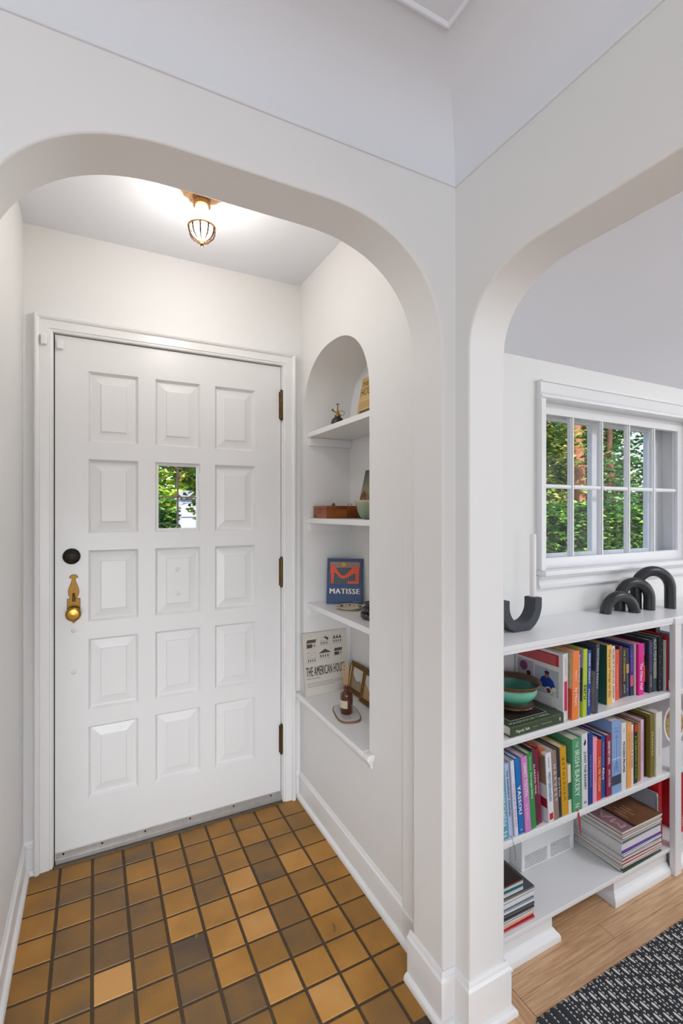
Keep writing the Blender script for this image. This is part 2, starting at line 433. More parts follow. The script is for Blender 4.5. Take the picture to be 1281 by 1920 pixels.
lf.add([(u, LY+.044, v) for u, v in pts], tri)
leaf = lf.build('door_leaf', DOOR, door)
# glazed light: moulded inner frame, lead cames, four panes
gx0, gx1, gz0, gz1 = .238, .406, 1.285, 1.562
fr = MB(); fr.plate([(gx0, gz0), (gx0, gz1), (gx1, gz1), (gx1, gz0)], [[(gx0+.006, gz0+.006), (gx0+.006, gz1-.006), (gx1-.006, gz1-.006), (gx1-.006, gz0+.006)]], XZ, LY+.012, LY+.026)
lt = fr.build('door_window', TRIM, door, bevel=.0015)
cm = MB(); xm, zm = (gx0+gx1)/2, (gz0+gz1)/2
cm.box(xm-.0035, xm+.0035, LY+.015, LY+.023, gz0+.006, gz1-.006); cm.box(gx0+.006, gx1-.006, LY+.015, LY+.023, zm-.003, zm+.003)
cm.build('lead_bar', mat((126, 112, 104), .5, .3), lt, bevel=.001)
for i in range(2):
    for j in range(2):
        xa, xb = ((gx0+.006, xm-.0035), (xm+.0035, gx1-.006))[i]; za, zb = ((gz0+.006, zm-.003), (zm+.003, gz1-.006))[j]
        MB().box(xa, xb, LY+.018, LY+.020, za, zb).build('pane', GLASS, lt)
# deadbolt
db = MB().lathe([(.0001, 0), (.031, 0), (.031, .004), (.029, .009), (.0255, .0115), (.0001, .0125)], (-.077, LY, 1.187), 36, M=Matrix.Rotation(R(90), 4, 'X'))
dbo = db.build('deadbolt', BLACKM, door, smooth=35)
MB().lathe([(.0001, -.007), (.010, -.006), (.016, -.003), (.019, 0), (.016, .003), (.010, .006), (.0001, .007)], (-.074, LY-.021, 1.181), 24, sx=1., sy=.25, M=Matrix.Rotation(R(8), 4, 'Y') @ Matrix.Rotation(R(90), 4, 'X') @ Matrix.Diagonal((1, .55, 1.4, 1))).build('thumb_turn', OLDBRASS, dbo, smooth=60)
# handle plate outline
cx_ = -.070
hp = [(.0, 1.116), (.007, 1.115), (.012, 1.111), (.016, 1.106), (.0155, 1.103), (.008, 1.102), (.006, 1.096), (.008, 1.088), (.013, 1.074), (.0175, 1.062), (.0195, 1.050), (.018, 1.038), (.013, 1.026), (.012, 1.023), (.016, 1.022), (.023, 1.022), (.023, .985), (.0225, .965), (.018, .950), (.009, .934), (0, .925)]
ol = [(cx_+a, z) for a, z in hp]+[(cx_-a, z) for a, z in reversed(hp[1:-1])]
pl = MB().plate(ol, [], XZ, LY-.005, LY+.001).build('handle_plate', BRASS, door, bevel=.0018)
MB().lathe([(.0001, 0), (.0125, 0), (.0125, .006), (.0105, .012), (.0105, .022), (.018, .026), (.0265, .034), (.0275, .041), (.0255, .047), (.0205, .0505), (.0195, .0485), (.0001, .0515)], (cx_, LY-.004, .968), 36, M=Matrix.Rotation(R(90), 4, 'X')).build('knob', mat((176, 136, 62), .3, 1., noise=.15, nscale=40), pl, smooth=50)
MB().tube([(cx_, LY-.004, 1.040), (cx_, LY-.018, 1.036), (cx_+.001, LY-.026, 1.026), (cx_+.002, LY-.028, 1.013)], [.004, .0045, .005, .0065], 12).build('thumb_latch', BRASS, pl, smooth=60)
for x, z in ((-.070, .896), (-.070, .734), (.320, 1.114), (.320, 1.012)):
    dd = .003 if x > 0 else 0
    MB().lathe([(.0001, 0), (.0085, 0), (.0085, .0015), (.006, .004), (.0001, .005)], (x, LY+dd, z), 20, M=Matrix.Rotation(R(90), 4, 'X')).build('screw_cap', DOOR, door, smooth=50)
# aluminium sweep along the bottom
sw = MB().box(X0+.002, X1-.002, LY-.004, LY+.002, .010, .046); sw.box(X0+.002, X1-.002, LY-.012, LY+.002, .006, .024)
swo = sw.build('door_sweep', STEEL, door, bevel=.001)
for x in (-.105, .03, .19, .37, .56, .735):
    MB().lathe([(.0001, 0), (.004, 0), (.003, .002), (.0001, .0025)], (x, LY-.004, .036), 12, M=Matrix.Rotation(R(90), 4, 'X')).build('screw', BLACKM, swo, smooth=50)
# hinges
for z0 in (1.794, 1.010, .225):
    h = MB()
    for q in range(5):
        h.lathe([(.0001, 0), (.0068, 0), (.0068, .0245), (.0001, .0245)], (DX1-.004, -.006, z0+.004+q*.0255), 14)
    for zc, s_ in ((z0+.004, -1), (z0+.1315, 1)):
        h.lathe([(.0001, 0), (.0045, s_*.001), (.0065, s_*.004), (.0045, s_*.0075), (.0001, s_*.009)], (DX1-.004, -.006, zc), 12)
    h.box(DX1-.012, DX1+.004, -.003, .006, z0+.005, z0+.13)
    h.build('hinge', OLDBRASS, door, smooth=40)
# dark weather gap behind the leaf edge
gp = MB().box(DX0, X0-.0005, .016, .05, 0, DZ); gp.box(X1+.0005, DX1, .016, .05, 0, DZ); gp.box(DX0, DX1, .016, .05, Z1+.0005, DZ)
gp.build('weather_strip', DARKGAP, door)
al = MB().box(-.128, -.104, LY-.016, LY+.001, 1.988, 2.024).build('alarm_sensor', DOOR, door, bevel=.003)
# sill
struct(MB().box(DX0, DX1, YD-.022, YD+.12, -.004, .005).build('trim_3', mat((104, 92, 80), .5, .4, noise=.3, nscale=40), bevel=.001))
# casing
cpz = [(0, -.0), (0, -.012), (.004, -.014), (.009, -.0135), (.0105, -.0175), (.034, -.0185), (.040, -.019), (.0435, -.026), (.050, -.030), (.056, -.0285), (.062, -.020), (.062, 0)]
cas = MB().sweep([(DX0-.003, 0), (DX0-.003, DZ+.0), (DX1+.003, DZ), (DX1+.003, 0)], cpz, lambda u, v, h: (u, YD+h, v), side=1)
struct(cas.build('trim_4', TRIM, smooth=25))
sensor = MB().box(-.177, -.158, YD-.036, YD-.017, 1.99, 2.03).build('alarm_magnet', TRIM, bevel=.003)
tag(sensor, 'small white alarm contact on the door casing at its upper left corner', 'sensor')

# ================================================================== NICHE SILL AND SHELVES
sl = MB()
sl.box(XV-.030, 1.13, 1.4935, 2.1065, .482, .505)
sl.box(XV-.030, XV, 1.452, 1.4935, .482, .505); sl.box(XV-.030, XV, 2.1065, 2.135, .482, .505)
struct(sl.build('trim_5', TRIM, bevel=.006, bseg=4))
ap = MB().sweep([(1.470, .48), (2.120, .48)], [(0, 0), (0, -.020), (-.006, -.019), (-.012, -.013), (-.022, -.009), (-.030, -.008), (-.030, 0)], lambda u, v, h: (XV+h, u, v), side=1)
struct(ap.build('trim_6', TRIM, smooth=30))
for z, lb in ((1.735, 'topmost white shelf in the arched niche, carrying the brass plant mister'),
              (1.331, 'middle white shelf in the arched niche, carrying the wooden box'),
              (.931, 'lowest loose white shelf in the arched niche, carrying the blue art book')):
    t = thing('niche_shelf', lb, 'shelf', (1.015, 1.80, z-.023), group='shelves of the arched niche')
    MB().box(-.113, .1145, -.3065, .3065, 0, .023).build('shelf_board', TRIM, t, bevel=.0015)
    for s_ in (-1, 1):
        y0 = .289 if s_ > 0 else -.3065
        MB().box(-.108, .1145, y0, y0+.0175, -.038, -.0005).build('cleat', TRIM, t, bevel=.0015)

# ================================================================== CEILING LAMP
lamp = thing('ceiling_lamp', 'small brass ceiling lamp with caged white glass globe above the entry', 'lamp', (.325, 1.665, 2.443))
plt = MB(); s8 = []
for i in range(48):
    a = 2*math.pi*i/48; r_ = .062*(1+.10*math.cos(4*a)+.05*math.cos(12*a)); s8.append((r_*math.cos(a), r_*math.sin(a)))
plt.plate(s8, [], XY, -.012, 0)
plt.plate([(u*.72, v*.72) for u, v in s8], [], XY, -.022, -.012)
for i in range(4):
    a = math.pi/2*i
    plt.tube([(.05*math.cos(a+t_)*1.0, .05*math.sin(a+t_), -.014) for t_ in [-.5, -.25, 0, .25, .5]], [.003, .006, .008, .006, .003], 8)
    plt.tube([(.03*math.cos(a+.78)+.012*math.cos(q), .03*math.sin(a+.78)+.012*math.sin(q), -.020) for q in [k*.6 for k in range(9)]], .003, 6)
plt.build('ceiling_plate', PALEBRASS, lamp, bevel=.002)
MB().lathe([(.0001, -.02), (.030, -.022), (.028, -.030), (.022, -.034), (.021, -.040), (.0275, -.044), (.0285, -.050), (.025, -.052), (.0001, -.052)], seg=28).build('holder', mat((170, 122, 70), .4, .8), lamp, smooth=40)
MB().lathe([(.0001, -.050), (.021, -.052), (.022, -.066), (.026, -.085), (.030, -.100), (.033, -.118), (.033, -.132), (.029, -.146), (.020, -.158), (.008, -.165), (.0001, -.166)], seg=32).build('globe', emit_mat((255, 244, 230), 8), lamp, smooth=60)
pl_d = bpy.data.lights.new('lamp_bulb', 'POINT'); pl_d.energy = 3.4; pl_d.shadow_soft_size = .03; pl_d.color = (1, .95, .89)
pl_o = bpy.data.objects.new('lamp_bulb', pl_d); col.objects.link(pl_o); pl_o.location = (.325, 1.665, 2.443-.235)
cg = MB(); cg.tube([(.043*math.cos(2*math.pi*i/40), .043*math.sin(2*math.pi*i/40), -.122) for i in range(40)], .0035, 8, closed=True)
cg.build('cage_ring', mat((190, 140, 90), .35, .9), lamp, smooth=60)
for i in range(10):
    a = 2*math.pi*i/10
    MB().tube([(r_*math.cos(a), r_*math.sin(a), z) for r_, z in ((.043, -.122), (.042, -.138), (.037, -.152), (.027, -.163), (.014, -.170), (.004, -.173))], [.0030, .0028, .0027, .0025, .0025, .0025], 6).build('cage_rib', mat((70, 44, 24), .5, .3), lamp, smooth=60)
MB().lathe([(.0001, -.170), (.012, -.172), (.008, -.176), (.0045, -.178), (.006, -.182), (.0045, -.187), (.0001, -.189)], seg=16).build('finial', OLDBRASS, lamp, smooth=60)

# ================================================================== WINDOW
win = thing('window_1', None, None, (0, YW, 0)); win['kind'] = 'structure'
def P_(u, v, h): return (u, h, v)
cw = [(0, 0), (0, -.016), (.002, -.018), (.026, -.018), (.028, -.024), (.033, -.024), (.033, 0)]
MB().sweep([(WX0, 1.143), (WX0, WZ1)], cw, P_, side=1).build('side_casing', TRIMB, win, smooth=25)
MB().sweep([(WX1, WZ1), (WX1, 1.143)], cw, P_, side=1).build('side_casing', TRIMB, win, smooth=25)
MB().sweep([(WX0-.033, WZ1), (WX1+.033, WZ1)], [(0, 0), (0, -.019), (.004, -.026), (.010, -.027), (.014, -.020), (.017, -.0185), (.020, -.022), (.024, -.0195), (.060, -.0195), (.062, -.026), (.068, -.027), (.068, 0)], P_, side=1).build('head_casing', TRIMB, win, smooth=25)
MB().box(WX0-.036, WX1+.036, -.045, .0, 1.121, 1.143).build('stool', TRIMB, win, bevel=.006, bseg=4)
MB().sweep([(WX0-.034, 1.121), (WX1+.034, 1.121)], [(0, 0), (0, -.020), (-.010, -.020), (-.014, -.014), (-.034, -.014), (-.040, -.020), (-.046, -.019), (-.048, 0)], P_, side=1).build('apron', TRIMB, win, smooth=25)
# inner sash, recessed in the opening
gx = [1.538+.1848*i for i in range(6)]; SZ0, SZ1 = 1.181, 1.741
sash = MB()
sash.plate([(WX0, WZ0), (WX0, WZ1), (WX1, WZ1), (WX1, WZ0)], [[(gx[0], SZ0), (gx[0], SZ1), (gx[5], SZ1), (gx[5], SZ0)]], XZ, .030, .056)
MB_ = sash.build('sash', TRIMB, win, bevel=.002)
mu = MB()
for x in gx[1:-1]:
    mu.box(x-.009, x+.009, .036, .042, SZ0, SZ1); mu.box(x-.004, x+.004, .030, .036, SZ0, SZ1); mu.box(x-.006, x+.006, .042, .055, SZ0, SZ1)
for (a, b) in [(gx[i], gx[i+1]) for i in range(5)]:
    a += .0091; b -= .0091
    mu.box(a, b, .036, .042, 1.453, 1.469); mu.box(a, b, .031, .036, 1.457, 1.465); mu.box(a, b, .042, .054, 1.456, 1.466)
mu.build('muntin', TRIMB, MB_, bevel=.0015)
for i in range(5):
    for z0, z1 in ((SZ0, 1.453), (1.469, SZ1)):
        MB().box(gx[i]+(.009 if i else 0), gx[i+1]-(.009 if i < 4 else 0), .0435, .0455, z0, z1).build('pane', GLASS, MB_)
# outer storm sash with its centre stile
of = MB(); oy0, oy1 = .125, .150; wornw = mat((240, 240, 243), .6, noise=.12, nscale=40)
of.plate([(WX0, WZ0), (WX0, WZ1), (WX1, WZ1), (WX1, WZ0)], [[(WX0+.002, 1.185), (WX0+.002, 1.745), (1.972, 1.745), (1.972, 1.185)], [(2.020, 1.185), (2.020, 1.745), (2.388, 1.745), (2.388, 1.185)]], XZ, oy0, oy1)
ofo = of.build('storm_sash', wornw, win, bevel=.002)
MB().box(WX0+.002, 1.972, oy0+.010, oy0+.013, 1.185, 1.745).build('pane', GLASS, ofo)
MB().box(2.020, 2.388, oy0+.010, oy0+.013, 1.185, 1.745).build('pane', GLASS, ofo)
MB().box(WX0-.08, WX1+.08, .165, .23, WZ0-.05, WZ0-.005).build('outer_sill', wornw, win, bevel=.003)

# ================================================================== BOOKCASE
bk = thing('built_in_bookcase', 'low white built-in bookcase under the window with shelves full of books', 'bookcase', (1.0, YW, 0))
def L_(x0, x1, y0, y1, z0, z1): return (x0-1.0, x1-1.0, y0-YW, y1-YW, z0, z1)
FY = 1.045; BE = 2.62
def board(name, x0, x1, zt, th, fy=FY):
    b = MB(); b.box(*L_(x0, x1, fy+.004, YW, zt-th, zt)); b.box(*L_(x0, x1, fy, fy+.006, zt-th*.62, zt)); b.box(*L_(x0, x1, fy+.002, fy+.006, zt-th, zt-th*.55))
    return b.build(name, TRIMB, bk, bevel=.0016)
board('top_board', XB2, BE, .966, .026, 1.033)
board('shelf', XB2, BE, .684, .022); board('shelf', XB2, BE, .384, .022); board('shelf', XB2, BE, .100, .017)
ps = MB().box(*L_(1.927, 1.966, 1.028, 1.050, 0, .945)); ps.box(*L_(1.924, 1.969, 1.026, 1.05, .938, .964))
ps.build('post', TRIMB, bk, bevel=.002)
MB().box(*L_(BE, BE+.02, 1.03, YW, 0, .966)).build('side_panel', TRIMB, bk, bevel=.002)
MB().box(*L_(XB2, BE, YW-.008, YW, .1, .945)).build('back_panel', TRIMB, bk)
def plinth(x0, x1, lret, rret):
    b = MB(); b.box(*L_(x0, x1, 1.060, 1.20, .0, .083))
    path = []
    if lret: path.append((x0-1, 1.20-YW))
    path += [(x0-1, 1.060-YW), (x1-1, 1.060-YW)]
    if rret: path.append((x1-1, 1.20-YW))
    b.sweep(path, [(0, 0), (.019, 0), (.019, .014), (.016, .021), (.009, .027), (.004, .036), (.002, .037), (0, .038)], XY, side=-1)
    return b.build('plinth', TRIMB, bk, smooth=30)
plinth(XB2, 1.299, False, True); plinth(1.612, 1.926, True, False); plinth(1.968, BE, False, False)
# register cover behind the bottom shelf
rg = thing('register_cover', 'white louvred heating register cover at the back of the bottom shelf', 'heating grille', (1.33, 1.236, .1005))
rb = MB(); W_ = .272
h1 = [(.016, .006), (.016, .054), (.128, .054), (.128, .006)]; h2 = [(.146, .006), (.146, .054), (.252, .054), (.252, .006)]
rb.plate([(0, 0), (0, .128), (W_, .128), (W_, 0)], [h1, h2], XZ, -.026, -.020)
rb.box(0, W_, -.026, .028, .118, .150); rb.box(-.004, W_+.003, -.032, .028, .150, .160); rb.box(0, .006, -.024, .028, 0, .15); rb.box(W_-.006, W_, -.024, .028, 0, .15)
rb.build('cover', TRIMB, rg, bevel=.002)
MB().box(.01, W_-.01, -.011, -.008, .002, .118).build('shade_backing', DARKGAP, rg)  # dark sheet behind the louvres paints the shade inside the register
lv = MB()
for x0, x1 in ((.016, .128), (.146, .252)):
    for q in range(7):
        z = .0095+q*.0065; lv.box(x0, x1, -.025, -.018, z, z+.0026)
lv.build('louvre', TRIMB, rg)

# ================================================================== BOOKS
def book(name, label, X, Y, Z, w, h, d, lean, cover, group, titles=(), pages=(226, 219, 205), cat='book', rot=None, rough=.45, face=None):
    t = thing(name, label, cat, (X, Y, Z+max(0, -math.sin(lean)*w)), rot or (0, -lean, 0), group)
    M_ = cover if isinstance(cover, bpy.types.Material) else mat(tuple(cover), rough, noise=.04, nscale=40)
    b = MB(); tk = min(.0028, w*.2)
    b.box(0, w, 0, .003, 0, h); b.box(0, tk, .002, d, 0, h); b.box(w-tk, w, .002, d, 0, h)
    b.build('cover', M_, t, bevel=.0007)
    MB().box(tk, w-tk, .003, d-.004, .003, h-.003).build('pages', mat(pages, .85, noise=.05, nscale=200), t)
    for s, z1, z0, wf, tc, bold in titles:
        hh = w*wf
        text('spine_title', s, mat(tc, .5), t, (w/2-hh/2, -.0002, h*z1), (0, 0, -1), (1, 0, 0), h*(z1-z0), hh, bold)
    return t
def patch(t, name, m, z0, z1, y0, y1, x=-.0006):     # print on the side board (facing -x)
    return MB().box(x, .0, y0, y1, z0, z1).build(name, m, t)
def band(t, name, m, w, z0, z1, x0=0., x1=1.):      # print on the spine (facing -y)
    return MB().box(w*x0, w*x1, -.0005, .0, z0, z1).build(name, m, t)
G1, G2 = 'books standing on the upper shelf of the bookcase', 'cookbooks standing on the middle shelf of the bookcase'
WHT = (240, 238, 236)
ZB1, ZB2, ZB3 = .6845, .3845, .1005
S1 = 'standing on the upper shelf of the bookcase'
r1 = [
 ('white', 1.3510, 1.060, .0240, .215, .0, .200, (226, 222, 224), 'white cookbook with a pink spine block beside the stacked teal bowl', [('KRISTINA CHO', .93, .66, .28, (150, 148, 156), 0)]),
 ('orange', 1.3790, 1.048, .0320, .222, .020, .19, (238, 132, 62), 'orange cookbook with white script by the pink and white one on the upper shelf', [('by Heart', .46, .20, .55, WHT, .01), ('RIBEIRO', .72, .56, .2, WHT, 0)]),
 ('eatup', 1.4160, 1.056, .0100, .205, .020, .19, (222, 226, 236), 'thin pale book with blue lettering right of the orange cookbook', [('Eat Up it Feels', .95, .35, .6, (40, 74, 140), 0)]),
 ('lime', 1.4310, 1.048, .0200, .222, .020, .19, (178, 204, 46), 'lime green cookbook between thin pale and royal blue books', [('zaru', .48, .26, .6, (70, 90, 60), .01)]),
 ('blue', 1.4550, 1.050, .0180, .215, .020, .19, (22, 64, 158), 'royal blue cookbook right of the lime green one on the upper shelf', [('DINNER TONIGHT', .95, .48, .5, WHT, .012), ('Meredith', .40, .14, .42, WHT, 0)]),
 ('dark', 1.4900, 1.047, .0160, .232, .045, .19, (66, 70, 84), 'tilted dark grey cookbook last before the gap on the upper shelf', [('NOTHING FANCY', .93, .35, .55, (200, 204, 214), .01)]),
 ('yellow', 1.5970, 1.075, .0260, .208, .0, .160, (232, 184, 88), 'yellow novel with green cover and handwritten title first after the gap', [('The Lost Things to Say', .93, .12, .5, (84, 66, 30), 0)]),
 ('cream', 1.6260, 1.077, .0180, .201, .0, .150, (228, 220, 204), 'cream novel with black and red lettering beside the yellow one', [('KILLERS OF A', .95, .62, .42, (60, 50, 50), .01), ('CERTAIN AGE', .60, .34, .42, (196, 84, 60), .01), ('RAYBOURN', .30, .08, .4, (40, 40, 44), .01)]),
 ('red', 1.6600, 1.088, .0250, .180, .0, .140, (222, 84, 62), 'short coral red paperback on the upper shelf', [('PAPERBACK', .7, .2, .2, (240, 200, 180), 0)]),
 ('maroon', 1.6920, 1.092, .0180, .189, .0, .150, (80, 44, 50), 'dark maroon plain novel on the upper shelf', []),
 ('store', 1.7130, 1.093, .0180, .181, .0, .150, (36, 40, 46), 'dark novel with yellow block title on the upper shelf', [('THE STOREKEEPERS', .95, .32, .5, (214, 206, 60), .012), ('JANE', .26, .08, .6, (200, 200, 210), 0)]),
 ('multi', 1.7320, 1.093, .0190, .176, .0, .140, (40, 52, 74), 'dark navy novel with tan picture at its spine top', [('LOVE', .5, .1, .3, (170, 170, 160), 0)]),
 ('blupur', 1.7525, 1.090, .0185, .185, .0, .150, (52, 46, 142), 'violet blue novel with pink tail on the upper shelf', [('THE BOOK', .9, .48, .4, (200, 110, 200), 0)]),
 ('grey', 1.7725, 1.086, .0088, .189, .0, .150, (196, 194, 188), 'thin light grey book left of the magenta novel', []),
 ('magenta', 1.7830, 1.077, .0310, .189, .0, .150, (224, 18, 140), 'bright magenta novel with white title on the upper shelf', [('The Other Half', .62, .1, .5, WHT, .012)]),
 ('darkor', 1.8160, 1.088, .0240, .185, .0, .150, (60, 34, 44), 'black novel with orange flame picture on its spine', [('HELLER', .9, .5, .4, (236, 222, 226), .01)]),
 ('violet', 1.8420, 1.075, .0235, .197, .0, .170, (50, 46, 62), 'charcoal novel with violet title beside the dark teal one', [('EVERYONE IS WATCHING', .95, .40, .42, (150, 100, 200), .01), ('HEATHER', .34, .1, .3, (210, 210, 216), 0)]),
 ('alice', 1.8665, 1.074, .0230, .204, .0, .170, (56, 74, 80), 'dark teal novel with pale author name near the post', [('ALICE FEENEY', .97, .52, .7, (206, 214, 214), .01)]),
 ('black', 1.8905, 1.067, .0280, .206, .0, .170, (30, 34, 40), 'black novel with white specks near the post', []),
 ('whthin', 1.9195, 1.060, .0060, .191, .0, .150, (206, 204, 204), 'thinnest white booklet next to the post', []),
 ('red2', 1.9265, 1.062, .0200, .208, .0, .200, (186, 22, 34), 'red book half hidden behind the bookcase post', []),
]
B = {}
for n, X, Y, w, h, ln, d, cv, lb, ti in r1:
    B[n] = book('book', lb, X, Y, ZB1, w, h, d, -ln, cv, G1, ti)
# prints on those books
t = B['white']; h = .215; d = .2
band(t, 'spine_block', mat((206, 46, 92), .45), .024, .03, .125, .25, .8)
patch(t, 'red_panel', mat((190, 48, 58), .5, noise=.08, nscale=120), .168, .206, .016, .185)
for q in range(5): patch(t, 'blurb_line', mat((228, 150, 150), .5), .173+q*.006, .1746+q*.006, .026, .175, -.0009)
patch(t, 'food_photo', mat((176, 168, 176), .5, noise=.2, nscale=30), .082, .158, .118, .186)
patch(t, 'portrait_photo', mat((172, 182, 194), .5), .066, .152, .016, .112)
pm = MB()
pm.plate([(.038, .088), (.085, .086), (.092, .100), (.084, .118), (.072, .126), (.052, .126), (.038, .116), (.030, .098)], [], YZ, -.0010, -.0006); pm.build('blue_shirt', mat((26, 58, 150), .5), t)
pm = MB(); pm.plate([(.062+.009*math.cos(a), .131+.011*math.sin(a)) for a in [k*.5 for k in range(12)]], [], YZ, -.0012, -.0006); pm.build('face', mat((150, 100, 80), .5), t)
pm = MB(); pm.plate([(.062+.0095*math.cos(a), .138+.006*math.sin(a)) for a in [k*.5 for k in range(12)]], [], YZ, -.0014, -.0006); pm.build('hair', mat((48, 38, 36), .5), t)
for (yy, zz, rr, cc) in ((.055, .080, .013, (228, 226, 220)), (.055, .080, .009, (130, 50, 44)), (.034, .088, .008, (228, 226, 220)), (.034, .088, .0055, (150, 40, 40)), (.032, .072, .007, (222, 210, 170)), (.160, .136, .017, (120, 60, 100)), (.160, .136, .012, (70, 30, 54)), (.138, .115, .009, (60, 34, 30)), (.030, .020, .010, (110, 126, 84)), (.052, .016, .010, (76, 30, 50))):
    pm = MB(); x_ = -.0013-.0002*rnd.random()-(.0003 if rr < .0105 else 0); pm.plate([(yy+rr*math.cos(a), zz+rr*math.sin(a)) for a in [k*.52 for k in range(12)]], [], YZ, x_, -.0005); pm.build('printed_dish', mat(cc, .5), t)
for q in range(5): patch(t, 'blurb_line', mat((196, 160, 170), .5), .030+q*.006, .0314+q*.006, .045, .16-.012*(q % 2), -.0008)
t = B['orange']
patch(t, 'cover_illustration', mat((196, 178, 140), .5, noise=.35, nscale=60), .10, .218, .002, .185); patch(t, 'cover_ground', mat((206, 84, 62), .5, noise=.2, nscale=30), .004, .10, .002, .185)
t = B['lime']
patch(t, 'cover_illustration', mat((150, 150, 206), .5, noise=.1, nscale=20), .14, .218, .002, .185); patch(t, 'cover_figure', mat((50, 70, 104), .5, noise=.3, nscale=60), .05, .16, .002, .12, -.0009)
t = B['dark']
patch(t, 'cover_photo', mat((150, 146, 138), .5, noise=.4, nscale=45), .002, .14, .002, .185)
t = B['yellow']
patch(t, 'green_board', mat((42, 96, 84), .5, noise=.15, nscale=30), 0, .208, .001, .158)
band(B['multi'], 'spine_picture', mat((196, 150, 96), .5, noise=.3, nscale=150), .019, .085, .118, .1, .9)
band(B['blupur'], 'spine_picture', mat((206, 84, 120), .5, noise=.3, nscale=150), .0185, .035, .075); band(B['blupur'], 'spine_foot', mat((44, 44, 56), .5), .0185, 0, .035)
band(B['darkor'], 'spine_flame', mat((226, 110, 50), .5, noise=.4, nscale=90), .024, .04, .10); band(B['darkor'], 'spine_sky', mat((96, 70, 150), .5), .024, .15, .185)
band(B['alice'], 'spine_picture', mat((140, 152, 140), .5, noise=.25, nscale=120), .023, .05, .11, .1, .9)
for q in range(9): band(B['black'], 'speck', mat((214, 214, 204), .5), .028, .02+.021*q, .0222+.021*q, .2+.5*rnd.random(), .28+.5*rnd.random()) if False else None
for q in range(8):
    x_ = .15+.65*rnd.random(); z_ = .015+.023*q; band(B['black'], 'speck', mat((214, 214, 204), .5), .028, z_, z_+.0022, x_, x_+.08)

